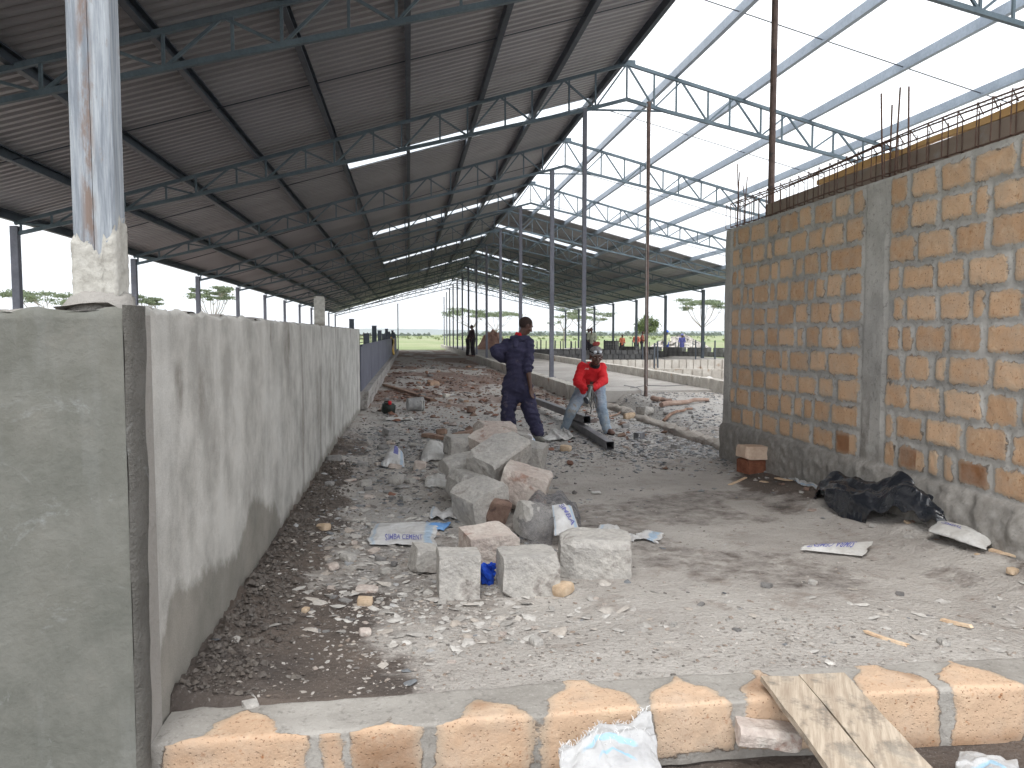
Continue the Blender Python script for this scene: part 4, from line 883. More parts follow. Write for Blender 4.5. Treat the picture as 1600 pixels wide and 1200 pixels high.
S1 = Sheet(sk([(576, 857), (682, 862), (684, 822), (582, 824)]), 41, .012, 2.5, .022, .012, .06, 7); S1.build('cement_sack', M_sack, tuple(G(630, 850)), (60, 40), label='flattened white cement sack with faded blue print lying left of the heap', cat='sack')
S1.text('SIMBA CEMENT', .24, .12, (.56, .03), (0, .26), M_ink)
b_ = Sheet(sk([(655, 838), (694, 837), (706, 826), (668, 820)]), 42, .02, 3, .02, .004, .1, 3); b_.build('plastic_scrap', simple('pale_blue_plastic', s2l(96, 144, 204), s2l(120, 164, 214), 8, .5, 30, .002), tuple(G(680, 832)), (24, 16), label='bright blue plastic scrap sticking out from under the flattened sack', cat='plastic scrap')
S2 = Sheet([G(1250, 862) + Vector((0, 0, .012)), G(1348, 873) + Vector((0, 0, .016)), G(1364, 862) + Vector((0, 0, .07)), G(1256, 861) + Vector((0, 0, .035))], 43, .004, 1.5, .016, .0, .03, 2, plane=1); S2.build('cement_sack', M_sack2, tuple(G(1300, 862)), (60, 30), label='rolled white cement sack with purple lettering alone on the bare ground at right', cat='sack')
S2.text('SIMBA CEMENT', .78, .97, (-.70, -.05), (0, -.85), M_ink)
S3 = Sheet([G(1450, 830, .16), G(1540, 860, .15), G(1554, 840, .18), G(1468, 812, .2)], 44, .008, 2, .045, .0, .08, 4, plane=1); S3.build('cement_sack', M_sack2, tuple(G(1500, 845)), (50, 30), label='white rolled sack lying at the wall foot beside the black plastic', cat='sack', mask=lambda U, V: (V < 1.3 - .5 * np.abs(U - .2)))
S3.text('CEMENT', .12, .62, (.4, -.1), (.0, -.22), M_ink)
S4 = Sheet([G(672, 817), G(722, 818), G(722, 800), G(676, 795)], 45, .03, 3, .02, .008, .12, 4); S4.build('sack_scrap', M_sack, tuple(G(698, 812)), (40, 26), label='torn white sack scrap with blue stripe left of the big tilted stone', cat='sack', mask=lambda U, V: (V < .45 + 1.2 * np.abs(U - .35)))
S5 = Sheet([G(662, 768), G(700, 768), G(696, 752), G(664, 750)], 46, .03, 3, .03, .008, .12, 4); S5.build('sack_scrap', M_sack2, tuple(G(680, 762)), (30, 22), label='crumpled white sack scrap by the rounded stone at the left of the heap', cat='sack')
S6 = Sheet([G(594, 734), G(632, 736), G(630, 716), G(608, 712)], 47, .02, 2, .13, .01, .1, 4); S6.build('cement_sack', M_sack, tuple(G(612, 730)), (34, 24), label='puffed white sack with a blue printed square among the rubble at left', cat='sack')
me = grid(S6.P(*np.meshgrid(np.linspace(.5, .72, 8), np.linspace(.3, .62, 8))) + np.array([0, 0, .006]) - np.array(S6.base), 'printed_square'); link('printed_square', me, M_ink, S6.o)
S7 = Sheet([G(658, 728), G(694, 727), G(696, 704), G(664, 708)], 48, .02, 2, .15, .01, .1, 5); S7.build('cement_sack', M_sack2, tuple(G(676, 722)), (34, 24), label='full dusty grey white sack leaning on the rear left stone of the heap', cat='sack')
S8 = Sheet([G(848, 690), G(903, 688), G(886, 674), G(862, 676)], 49, .04, 3, .02, .01, .14, 5); S8.build('cement_sack', M_sack2, tuple(G(876, 684)), (40, 26), label='crumpled grey white sack sheet at the feet of the man in overalls', cat='sack')
S9 = Sheet([G(812, 708), G(838, 706), G(836, 692), G(816, 690)], 50, .02, 3, .16, .01, .12, 4); S9.build('paper_scrap', M_sack, tuple(G(826, 702)), (26, 20), label='white crumpled sack piece standing behind the heap', cat='sack')
S10 = Sheet([G(930, 842), G(1030, 852), G(1036, 840), G(940, 822)], 51, .03, 3, .0, .006, .16, 5); S10.build('plastic_scrap', M_sack, tuple(G(980, 840)), (60, 24), label='torn white plastic sheet lying behind the long front stone', cat='plastic scrap', mask=lambda U, V: (V < .75 + .25 * np.sin(U * 9)) & (V > .2 * np.sin(U * 7 + 2)))
for (u, v, s, lb) in ((595, 590, .5, 'flat pale sack sheet on the left of the far aisle'), (645, 582, .3, 'white sheet scrap in the middle of the far aisle'), (752, 575, .6, 'whitish sacks lying against the block edging'), (625, 655, .5, 'crumpled paper sack beside the dark can'), (700, 618, .4, 'pale paper sheet on the aisle rubble'), (932, 770, .09, 'small pale flat flake right of the heap')):
    g = G(u, v); q = [(g.x - s / 2, g.y - s / 2, 0), (g.x + s / 2, g.y - s * .4, 0), (g.x + s * .4, g.y + s / 2, 0), (g.x - s * .5, g.y + s * .4, 0)]
    Sheet(q, int(u), .03 * min(1, s * 2), 3, .03 * s, .01, .12, 4).build('paper_sack', M_sack2, tuple(g), (20, 16), label=lb, cat='sack')
# blue rag between the two front stones
g = G(766, 912); me = rock_mesh((.11, .10, .13), 77, 18, 1.1, 3, .3); place('blue_rag', me, simple('blue_cloth', s2l(18, 56, 160), s2l(40, 86, 196), 14, .75, 30, .006), (g.x, g.y + .05, 0), (0, 0, .4), .01, label='bright blue crumpled rag stuffed between the two front stones', cat='rag'); 
# ------------------------------------------------------------------ netting bundle with sack inside
def dome(name, pts, hgt, seed, mat, base, n=(60, 44), amp=.03, freq=5, ridge=.05, sharp=.5, thick=.002, skew=0, **k):
    U, V = np.meshgrid(np.linspace(0, 1, n[0]), np.linspace(0, 1, n[1])); a, b, c, d = [np.array(p[:]) for p in pts]
    e = .10; uu = U + e * fbm(V * 3, U * 0 + seed, seed, 3) * (np.abs(U - .5) * 2) ** 2 * 2; vv = V + e * fbm(U * 4, V * 0, seed + 3, 3) * (np.abs(V - .5) * 2) ** 2 * 2
    # round the quad into an ellipse-like outline
    qx, qy = uu * 2 - 1, vv * 2 - 1; ex = qx * np.sqrt(np.clip(1 - qy ** 2 * .42, 0, 2)); ey = qy * np.sqrt(np.clip(1 - qx ** 2 * .42, 0, 2)); uu, vv = (ex + 1) / 2, (ey + 1) / 2
    S = ((1 - uu) * (1 - vv))[..., None] * a + (uu * (1 - vv))[..., None] * b + (uu * vv)[..., None] * c + ((1 - uu) * vv)[..., None] * d
    r2 = np.clip(1 - np.maximum(np.abs(qx), np.abs(qy)) ** 2.4, 0, 1) ** sharp
    L1 = np.linalg.norm(b - a); L2 = np.linalg.norm(d - a); w1 = fbm(U * freq * .6, V * freq * .6, seed + 8, 3) * 1.2
    rd = 1 - np.abs(fbm((U * L1 + w1 * .3) * freq * 3, (V * L2 + w1 * .2) * freq * 3, seed, 3)) * 5; rd2 = 1 - np.abs(fbm((U * L1 * .5 + V * L2) * freq * 4 + w1, (V * L2 * .6 - U * L1) * freq * 1.5, seed + 4, 2)) * 4
    h = hgt * r2 * (.72 + .9 * fbm(U * 3, V * 3, seed + 9, 3) + skew * (V - .5)) + (ridge * np.clip(rd, -1, 1) + ridge * .8 * np.clip(rd2, -1, 1)) * np.minimum(1, r2 * 2.2) + amp * fbm(U * 18, V * 14, seed + 2, 3) * r2
    g = H(S[..., 0], S[..., 1]); S[..., 2] = g + .004 + np.maximum(h, .0); S -= np.array(base)
    o = link(name, grid(S, name), mat, None, base); 
    if thick: m = o.modifiers.new('thick', 'SOLIDIFY'); m.thickness = thick
    return tag(o, **k)
t = T('dark_netting'); tb = t.n.new('ShaderNodeBsdfTransparent'); ms = t.n.new('ShaderNodeMixShader'); nz_ = t.noise(5, 4, .6); a = t.ramp(nz_, (.35, .16), (.65, .38))
st_ = t.vor(140, None, 'DISTANCE_TO_EDGE'); fac = t.ma('MAXIMUM', a, t.ramp(st_, (.05, .6), (.14, 0.)))
t.set(s2l(112, 112, 116), .7, None, 0, .3); t.L(fac, ms.inputs[0]); t.L(tb.outputs[0], ms.inputs[1]); t.L(t.b.outputs[0], ms.inputs[2]); t.L(ms.outputs[0], t.out.inputs[0]); M_net = t.m
gq = [G(796, 858), G(905, 850), G(914, 815), G(815, 812)]
dome('netting_bundle', gq, .27, 61, M_net, tuple(G(855, 840)), (64, 50), .02, 3, .02, .38, 0, label='dark see-through netting bundle draped in the heap of stones', cat='netting')
me = rock_mesh((.24, .26, .25), 62, 10, .10, 8, .6); g = G(838, 848); place('stone', me, M_stone, (g.x, g.y + .12, 0), (.1, .2, .3), .01, label='grey stone inside the dark netting bundle', cat='stone', group='stones of the heap in the yard')
SB = Sheet([Vector(atY(866, 838, 5.28)), Vector(atY(906, 838, 5.30)), Vector(atY(892, 790, 5.55)), Vector(atY(862, 790, 5.55))], 63, .008, 2, .05, .0, .05, 4, plane=1)
SB.build('cement_sack', M_sack, tuple(atY(882, 830, 5.4)), (34, 44), label='white cement sack with purple lettering leaning inside the netting bundle', cat='sack'); SB.text('SIMBA', .30, .78, (.42, -.62), (.30, .10), M_ink, lift=.012)

# ------------------------------------------------------------------ black plastic sheeting by the wall
t = T('black_polythene'); t.set(t.mix(t.ramp(t.noise(5, 5, .6), (.5, 0.), (.75, .35)), s2l(34, 37, 43), s2l(92, 92, 94)), t.ramp(t.noise(9), (.3, .12), (.7, .28)), t.bump(t.noise(7, 3, .5, None, .8), .02), 0, .8); M_blk = t.m
bq = [G(1276, 800, .04), G(1492, 842, .12), (3.98, 5.0, 0), (3.86, 6.55, 0)]
bq = [Vector(p) for p in bq]; bq[3] = Vector((3.72, 6.7, 0)); bq[2] = Vector((3.86, 4.95, 0))
dome('black_plastic_sheet', bq, .25, 66, M_blk, (3.5, 5.8, 0), (110, 80), .004, .8, .050, .36, .003, .3, label='glossy black plastic sheet bundled on the ground against the stone block wall', cat='plastic sheet')
S11 = Sheet([G(1262, 776), G(1312, 800), (3.66, 6.9, 0), (3.70, 7.15, 0)], 67, .03, 3, .03, .01, .1, 5); S11.build('sack_scrap', M_sack, tuple(G(1290, 785)), (40, 26), label='white sheet edge poking out at the far end of the black plastic', cat='plastic scrap')
# two stacked blocks by the wall
g = G(1190, 745); me = rock_mesh((.27, .20, .15), 70, 8, .03, 5); place('brick_block', me, simple('dark_red_block', s2l(112, 70, 54), s2l(140, 92, 70), 8, .9, 60, .004), (g.x - .05, g.y + .1, hz(g.x, g.y) - .01), (0, 0, .25), 0, label='dark red brown block under the pale one near the wall', cat='block')
me = rock_mesh((.29, .21, .14), 71, 8, .03, 5); place('brick_block', me, simple('pale_peach_block', s2l(196, 170, 150), s2l(214, 192, 172), 8, .9, 60, .004), (g.x - .05, g.y + .1, hz(g.x, g.y) + .135), (0, .04, .12), 0, label='pale peach block resting on the dark red one near the wall', cat='block')

# ------------------------------------------------------------------ timber bits
def plank(pa, pb, wd, th, mat, label, cat='plank', name='timber_plank', up=(0, 0, 1), seed=1):
    pa, pb = Vector(pa), Vector(pb); d = (pb - pa); L_ = d.length; d.normalize(); r = d.cross(Vector(up)).normalized(); u = r.cross(d); n = 14; rr = random.Random(seed); V = []; F = []; base = (pa + pb) / 2
    for i in range(n + 1):
        s = i / n; w1 = wd / 2 * (1 + .03 * math.sin(s * 7 + seed)); bend = .004 * math.sin(s * 3 + seed)
        for x, y in ((-w1, -th / 2), (w1, -th / 2), (w1, th / 2), (-w1, th / 2)): V.append(pa + d * L_ * s + r * (x + rr.uniform(-.002, .002)) + u * (y + bend) + d * (rr.uniform(-.012, .012) if i in (0, n) else 0))
    for i in range(n): F += [(i * 4 + k, (i + 1) * 4 + k, (i + 1) * 4 + (k + 1) % 4, i * 4 + (k + 1) % 4) for k in range(4)]
    F += [(0, 1, 2, 3), (n * 4 + 3, n * 4 + 2, n * 4 + 1, n * 4)]
    b = MB(); b.add(V, F); return b.thing(name, mat, tuple(base), label=label, cat=cat)
t = T('cement_stained_plank'); gr = t.noise(3, 6, .7, t.vec((2.2, 14, 14), 'Object'))
gv2 = t.n.new('ShaderNodeMapping'); t.L(t.tc.outputs['Object'], gv2.inputs[0]); gv2.inputs['Rotation'].default_value = (0, 0, R(-62)); gv2.inputs['Scale'].default_value = (1, 1, 1)
mp2 = t.n.new('ShaderNodeMapping'); t.L(gv2.outputs[0], mp2.inputs[0]); mp2.inputs['Scale'].default_value = (.08, 1, 1); gr = t.noise(60, 5, .6, mp2.outputs[0]); gr2 = t.noise(14, 4, .6, mp2.outputs[0])
c = t.mix(t.ramp(gr, (.35, 0.), (.65, 1.)), s2l(164, 149, 132), s2l(194, 180, 162)); c = t.mix(t.ramp(gr2, (.35, .5), (.5, 0.)), c, s2l(132, 114, 98)); c = t.mix(t.ramp(t.noise(6, 6, .7), (.50, 0.), (.62, .8)), c, s2l(110, 104, 97)); c = t.mix(t.ramp(t.noise(3, 3, .6), (.55, 0.), (.7, .4)), c, s2l(206, 196, 180))
t.set(c, .85, t.bump(gr, .005)); M_plk = t.m
def plank_px(tl, tr, ang, mat, lab, seed, zt=.062, Lp=.95, slope=.26):
    a = G(*tl, zt); b_ = G(*tr, zt); mid = (a + b_) / 2; wd = 0
    d = (G(1372, 1200, .035) - G(1255, 1060, zt)).normalized(); wd = abs((b_ - a).x) * abs(d.y) / math.hypot(d.x, d.y)
    return plank(mid, mid + d * Lp, wd * .98, .026, mat, lab, 'timber plank', seed=seed)
ANG = .55
plank_px((1190, 1063), (1247, 1060), ANG, M_plk, 'left of the two weathered cement stained boards laid over the kerb', 1)
plank_px((1249, 1060), (1318, 1056), ANG, M_plk, 'right wider one of the two weathered boards laid over the kerb', 2, .066)
g = G(1200, 1140, -.12); me = rock_mesh((.24, .12, .07), 73, 10, .16, 14); place('stone', me, M_stone_pink, (g.x - .05, 2.83, -.13), (0, .12, -.15), 0, label='pinkish white splintered stone slab under the left board', cat='stone')
def stick(u0, v0, u1, v1, wd, th, mat, lb, z=.0, name='timber_offcut', seed=1):
    a = G(u0, v0, z); b_ = G(u1, v1, z); za, zb_ = (hz(a.x, a.y), hz(b_.x, b_.y)); a.z = za + th / 2 + .006; b_.z = zb_ + th / 2 + .006; return plank(a, b_, wd, th, mat, lb, 'timber offcut', name, seed=seed)
M_pale_w = simple('fresh_pale_wood', s2l(206, 176, 146), s2l(224, 200, 172), 6, .75, 60, .001)
stick(1352, 992, 1418, 1013, .018, .012, M_pale_w, 'thin pale wood sliver before the kerb at right', seed=3)
stick(1472, 970, 1518, 984, .022, .014, M_pale_w, 'short pale wood offcut on the ground at the right edge', seed=4)
stick(1546, 852, 1590, 864, .04, .014, M_pale_w, 'light pine lath end poking from the rolled sack at the wall foot', z=.16, seed=5)
stick(600, 604, 676, 628, .10, .06, M_wood_br, 'long brown timber lying across the left of the aisle', seed=6)
stick(664, 686, 705, 692, .12, .05, M_wood_br, 'short rough board left of the back of the heap', seed=7)
stick(712, 688, 790, 668, .12, .07, M_wood_br, 'rough brown board lying behind the heap', seed=8)
stick(1165, 752, 1140, 760, .03, .01, M_pale_w, 'small pale splinter near the two stacked blocks', seed=9)
stick(1235, 762, 1212, 755, .05, .012, M_pale_w, 'flat pale splinter beside the two stacked blocks', seed=10)
# rough branches / poles near the pipe post
for (u0, v0, u1, v1, r_, lb) in ((1032, 640, 1105, 634, .045, 'long peeled pinkish branch lying on the gravel'), (1020, 634, 1045, 636, .05, 'stubby branch end by the rusty pipe post'), (1036, 648, 1080, 643, .028, 'thin dark branch under the long peeled one'), (951, 641, 971, 633, .02, 'thin dark iron bar leaning on the broken footing')):
    a = G(u0, v0, .16); c_ = G(u1, v1, .16); b = MB(); n = 7; pts = []
    for i in range(n + 1): q = a.lerp(c_, i / n); pts.append((q.x + random.uniform(-.02, .02), q.y + random.uniform(-.03, .03), hz(q.x, q.y) + r_ + random.uniform(0, .02)))
    b.tube(pts, [r_ * (1.1 - .4 * i / n) for i in range(n + 1)], 8); b.thing('branch', simple('peeled_branch', s2l(142, 118, 106), s2l(172, 152, 138), 6, .8, 50, .003) if r_ > .03 else M_wood_br, tuple((a + c_) / 2), label=lb, cat='branch')
# wire on the slab
for i, q in enumerate([[(985, 607), (1010, 603), (1040, 604), (1075, 602)], [(975, 603), (995, 606), (1003, 612), (1002, 618)]]):
    b = MB(); b.tube([tuple(G(u, v, SLAB_Z) + Vector((0, 0, .012))) for u, v in q], .006, 4); b.thing('wire', M_steel_dk, tuple(G(*q[0], SLAB_Z)), label=('long thin wire lying across the concrete floor', 'short bent wire end at the edge of the concrete floor')[i], cat='wire')

# ------------------------------------------------------------------ steel box sections, bucket, can
M_box = simple('mill_steel', s2l(92, 92, 96), s2l(118, 117, 120), 4, .45, 60, .0006, .35, s2l(104, 92, 84), 7, .66); M_hole = simple('tube_inside', s2l(26, 25, 26), s2l(34, 32, 32))
def box_tube(a, b_, s, label, wall=.006, name='steel_box_section'):
    a, b_ = Vector(a), Vector(b_); d = (b_ - a).normalized(); r = d.cross(Vector((0, 0, 1))).normalized(); u = r.cross(d); h = s / 2; hi = h - wall; V = []
    ch = .006
    def ring(p, q, c): return [p + r * x + u * y for x, y in ((-q + c, -q), (q - c, -q), (q, -q + c), (q, q - c), (q - c, q), (-q + c, q), (-q, q - c), (-q, -q + c))]
    V = ring(a, h, ch) + ring(b_, h, ch) + ring(b_, hi, ch * .6) + ring(a, hi, ch * .6); F = []
    for j in range(4):
        for k in range(8): F.append((j * 8 + k, j * 8 + (k + 1) % 8, ((j + 1) % 4) * 8 + (k + 1) % 8, ((j + 1) % 4) * 8 + k))
    b = MB(); b.add(V, F); return b.thing(name, M_box, tuple((a + b_) / 2), label=label, cat='steel section')
e1 = atY(917, 673, 11.55); box_tube((e1.x, e1.y, .20), (2.52, 17.5, .12), .115, 'long grey steel box section whose open end the man in red is working on')
e2 = atY(951, 705, 9.65); e2b = G(905, 672, .05); box_tube((e2.x + .02, e2.y, .075), (e2b.x + .1, 12.4, .07), .105, 'lower steel box section lying closest with its open square end')
g = G(1001, 688); box_tube((g.x - .06, g.y - .02, .06), (g.x + .05, g.y + .12, .06), .10, 'short cut off piece of brown steel box section on the dirt')
b = MB(); g = G(649, 642); Mx = Euler((0, R(90), .25)).to_matrix(); c0 = (g.x, g.y, hz(g.x, g.y) + .135)
BK = empty('paint_bucket', c0, label='dusty pale grey bucket lying on its side in the aisle rubble', cat='bucket')
b.lathe([(.02, -.16), (.115, -.16), (.122, -.15), (.138, .13), (.145, .14), (.145, .155), (.132, .155), (.118, -.14), (.0, -.145)], c0, 24, Mx); b.build('bucket_shell', simple('dusty_plastic', s2l(150, 150, 150), s2l(184, 184, 184), 8, .6, 40, .002, 0, s2l(110, 106, 100), 9, .56), BK, smooth=True)
b = MB(); b.lathe([(.146, .10), (.150, .10), (.150, .115), (.146, .115)], c0, 24, Mx); b.build('rim_band', M_sack2, BK)
g = G(607, 646); CN = empty('jerry_can', (g.x, g.y, hz(g.x, g.y)), label='dark green black can with a red cap beside the bucket', cat='can')
bm = bmesh.new(); bmesh.ops.create_cube(bm, size=1); bmesh.ops.bevel(bm, geom=bm.edges[:], offset=.12, segments=3, affect='EDGES'); me = bpy.data.meshes.new('can_body'); bm.to_mesh(me); bm.free(); me.transform(Matrix.Diagonal((.24, .15, .20, 1))); me.transform(Matrix.Translation((0, 0, .10)) @ Euler((.1, .1, .3)).to_matrix().to_4x4()); link('can_body', me, simple('dark_green_plastic', s2l(34, 42, 38), s2l(54, 60, 56), 6, .5, 40, .001), CN, smooth=True)
b = MB(); b.lathe([(0, .05), (.03, .05), (.034, .04), (.034, .0)], (g.x + .03, g.y - .05, hz(g.x, g.y) + .19), 14, Euler((.5, 0, 0)).to_matrix()); b.build('cap', simple('red_plastic_cap', s2l(190, 40, 50), s2l(210, 56, 62)), CN, smooth=True)
b = MB(); q = (g.x - .03, g.y, hz(g.x, g.y) + .19); b.tube([(q[0] - .05, q[1], q[2]), (q[0] - .04, q[1], q[2] + .04), (q[0] + .03, q[1], q[2] + .045), (q[0] + .04, q[1], q[2] + .01)], .01, 7); b.build('handle', MATS['dark_green_plastic'], CN)

# ------------------------------------------------------------------ sacks in the trench below the kerb
pl4 = [Vector(atY(884, 1216, 2.60)), Vector(atY(1040, 1216, 2.60)), Vector(atY(1012, 1124, 2.86)), Vector(atY(866, 1166, 2.84))]
t = T('fringed_white_sack'); c = t.mix(t.ramp(t.noise(6, 4, .6), (.4, 0.), (.7, 1.)), s2l(204, 204, 204), s2l(180, 180, 182)); u = t.attr('u'); v = t.attr('v')
d1 = t.ma('ABSOLUTE', t.ma('SUBTRACT', v, t.ma('ADD', .50, t.ma('MULTIPLY', t.ma('ABSOLUTE', t.ma('SUBTRACT', u, .52)), -.5)))); c = t.mix(t.ma('MULTIPLY', t.ramp(d1, (.025, 1.), (.045, 0.)), t.ramp(u, (.2, 0.), (.3, .8), (.75, .8), (.8, 0.))), c, s2l(160, 202, 226))
d2 = t.ma('ABSOLUTE', t.ma('SUBTRACT', v, t.ma('ADD', .34, t.ma('MULTIPLY', t.ma('ABSOLUTE', t.ma('SUBTRACT', u, .52)), -.9)))); c = t.mix(t.ma('MULTIPLY', t.ramp(d2, (.012, 1.), (.025, 0.)), t.ramp(u, (.35, 0.), (.42, .8), (.68, .8), (.75, 0.))), c, s2l(150, 196, 224))
wv_ = t.n.new('ShaderNodeTexWave'); wv_.inputs['Scale'].default_value = 130; t.L(t.tc.outputs['Object'], wv_.inputs[0]); t.set(c, .5, t.bump(t.ma('ADD', t.noise(10, 5, .6), t.ma('MULTIPLY', wv_.outputs['Fac'], .04)), .02), 0, .4); M_fr = t.m
SF = Sheet(pl4, 81, .030, 2.6, .05, .0, .05, 9, plane=1); SF.build('torn_sack', M_fr, tuple(atY(950, 1170, 2.75)), (120, 80), .0015, label='crumpled white woven sack with frayed edge and pale blue print below the kerb', cat='sack', mask=lambda U, V: (V < .72 + .5 * U - .25 * (U > .97) - .16 * sst(.42, .30, U) * sst(.0, .25, U) * 1.2 + .03 * fbm(U * 9, U * 0, 5)))
b = MB(); rr = random.Random(5)
for i in range(170):
    u = rr.uniform(.0, .98); v = min(1., .70 + .5 * u - .16 * float(sst(.42, .30, u) * sst(.0, .25, u)) * 1.2) if rr.random() > .25 else rr.uniform(.35, .6); p = Vector(SF.P(np.array([u]), np.array([v]))[0]); L_ = rr.uniform(.008, .028); d = Vector((rr.uniform(-.5, .5), rr.uniform(-.2, .3), rr.uniform(.4, 1))).normalized() * L_
    b.tube([p, p + d * .6 + Vector((0, 0, .002)), p + d + Vector((rr.uniform(-.006, .006), 0, -.002))], .0009, 3)
b.build('frayed_threads', simple('white_thread', s2l(228, 228, 228), s2l(236, 236, 236)), None); fr_ = bpy.data.objects['frayed_threads']; fr_.parent = SF.o; fr_['kind'] = 'stuff'
fr_.data.transform(Matrix.Translation(-Vector(SF.base)))
pl5 = [Vector(atY(1490, 1230, 2.45)), Vector(atY(1600, 1230, 2.45)), Vector(atY(1590, 1192, 2.68)), Vector(atY(1500, 1176, 2.72))]
S12 = Sheet(pl5, 82, .02, 2.5, .03, .0, .06, 6, plane=1); S12.build('torn_sack', M_fr, tuple(atY(1540, 1200, 2.6)), (50, 30), .0015, label='white sack edge at the bottom right corner below the boards', cat='sack')

# ------------------------------------------------------------------ people
def caps_mesh(name, prims, voxel, smooth=2, foldamp=0, foldf=9, seed=1):
    bm = bmesh.new()
    for p in prims:
        if p[0] == 'c':
            _, a, ra, b_, rb = p; a, b_ = Vector(a), Vector(b_); d = b_ - a; L_ = max(d.length, 1e-4); M = d.to_track_quat('Z', 'Y').to_matrix().to_4x4(); n = 12; rings = []
            for t_ in (-1., -.85, -.5, 0): rings.append((math.sqrt(max(0, 1 - t_ * t_)) * ra, t_ * ra))
            rings += [(rb, L_)] + [(math.sqrt(max(0, 1 - t_ * t_)) * rb, L_ + t_ * rb) for t_ in (.5, .85, 1.)]
            vs = []
            for r_, z in rings: vs.append([bm.verts.new(a + (M.to_3x3() @ Vector((max(r_, 1e-4) * math.cos(2 * math.pi * k / n), max(r_, 1e-4) * math.sin(2 * math.pi * k / n), z)))) for k in range(n)])
            for i in range(len(vs) - 1):
                for k in range(n): bm.faces.new((vs[i][k], vs[i][(k + 1) % n], vs[i + 1][(k + 1) % n], vs[i + 1][k]))
            bm.faces.new(vs[0][::-1]); bm.faces.new(vs[-1])
        else:
            _, c, rad, rot = p; M = Matrix.Translation(c) @ Euler(rot).to_matrix().to_4x4() @ Matrix.Diagonal((*rad, 1)); bmesh.ops.create_icosphere(bm, subdivisions=3, radius=1, matrix=M)
    me = bpy.data.meshes.new('tmp'); bm.to_mesh(me); bm.free(); o = bpy.data.objects.new('tmp', me); COL.objects.link(o)
    m = o.modifiers.new('r', 'REMESH'); m.mode = 'VOXEL'; m.voxel_size = voxel
    if smooth: m = o.modifiers.new('s', 'SMOOTH'); m.factor = .5; m.iterations = smooth
    dg = bpy.context.evaluated_depsgraph_get(); dg.update(); me2 = bpy.data.meshes.new_from_object(o.evaluated_get(dg)); me2.name = name; bpy.data.objects.remove(o)
    if foldamp:
        n = len(me2.vertices); P = np.zeros(n * 3, np.float32); me2.vertices.foreach_get('co', P); P = P.reshape(-1, 3).astype(float); N = np.zeros(n * 3, np.float32); me2.vertex_normals.foreach_get('vector', N); N = N.reshape(-1, 3)
        w1 = fbm(P[:, 0] * foldf + P[:, 1] * 3, P[:, 2] * foldf * 1.3 + P[:, 1] * foldf, seed, 3); h = (1 - np.abs(fbm(P[:, 0] * foldf * .8 + w1, P[:, 2] * foldf * 1.5 + P[:, 1] * foldf * .7, seed + 3, 2)) * 5)
        P += N * (h * foldamp)[:, None]; me2.vertices.foreach_set('co', P.reshape(-1).astype(np.float32)); me2.update()
    me2.shade_smooth(); return me2
M_skin = simple('dark_brown_skin', s2l(76, 52, 45), s2l(96, 68, 57), 12, .5, 120, .0006, 0, None, spec=.45)
M_hair = simple('short_black_hair', s2l(44, 35, 33), s2l(58, 46, 42), 60, .9, 220, .002)
M_cover = simple('navy_overall_cloth', s2l(44, 44, 66), s2l(62, 60, 84), 5, .9, 90, .004, 0, s2l(92, 86, 98), 6, .6)
M_redc = simple('red_sweater_cloth', s2l(196, 30, 38), s2l(216, 48, 54), 6, .85, 120, .003)
M_jean = simple('faded_light_jeans', s2l(120, 136, 152), s2l(156, 168, 178), 7, .9, 120, .003, 0, s2l(146, 138, 124), 7, .58)
M_boot = simple('dusty_brown_boot', s2l(104, 82, 74), s2l(132, 108, 98), 12, .8, 60, .002); M_boot2 = simple('grey_green_boot', s2l(104, 104, 96), s2l(136, 134, 126), 12, .8, 60, .002)
M_sole = simple('dark_sole', s2l(40, 36, 36), s2l(54, 48, 48)); M_bean = simple('grey_knit_cap', s2l(112, 108, 108), s2l(150, 146, 146), 30, .95, 150, .005); M_eye = simple('eye_white', s2l(214, 206, 200), s2l(222, 214, 208)); M_dark = simple('black_rubber', s2l(26, 26, 28), s2l(40, 40, 42))
def hand(prims, wrist, tip, side, curl=.5, thick=1.):
    """five fingers leaving a palm; side = unit vector to the thumb side"""
    w, tp = Vector(wrist), Vector(tip); d = (tp - w).normalized(); s = Vector(side); s = (s - d * s.dot(d)).normalized(); n_ = d.cross(s); Lh = (tp - w).length; pe = w + d * Lh * .48
    prims.append(('c', w, .024 * thick, w + d * Lh * .2, .027 * thick))
    for k, (off, ln) in enumerate(((.030, .92), (.010, 1.), (-.011, .95), (-.031, .78))):
        a = pe + s * off; prims.append(('c', w + d * .02 + s * off * .5, .017 * thick, a, .0135 * thick)); m = a + d * Lh * .26 * ln + n_ * curl * .02; e = m + (d * (1 - curl * .5) + n_ * curl).normalized() * Lh * .22 * ln
        prims += [('c', a, .0105 * thick, m, .0095 * thick), ('c', m, .0095 * thick, e, .008 * thick)]
    a = w + d * Lh * .15 + s * .024; m = a + (d * .7 + s * .7).normalized() * .04; prims += [('c', a, .0135 * thick, m, .011 * thick), ('c', m, .011 * thick, m + (d + s * .1 + n_ * curl * .5).normalized() * .032, .009 * thick)]
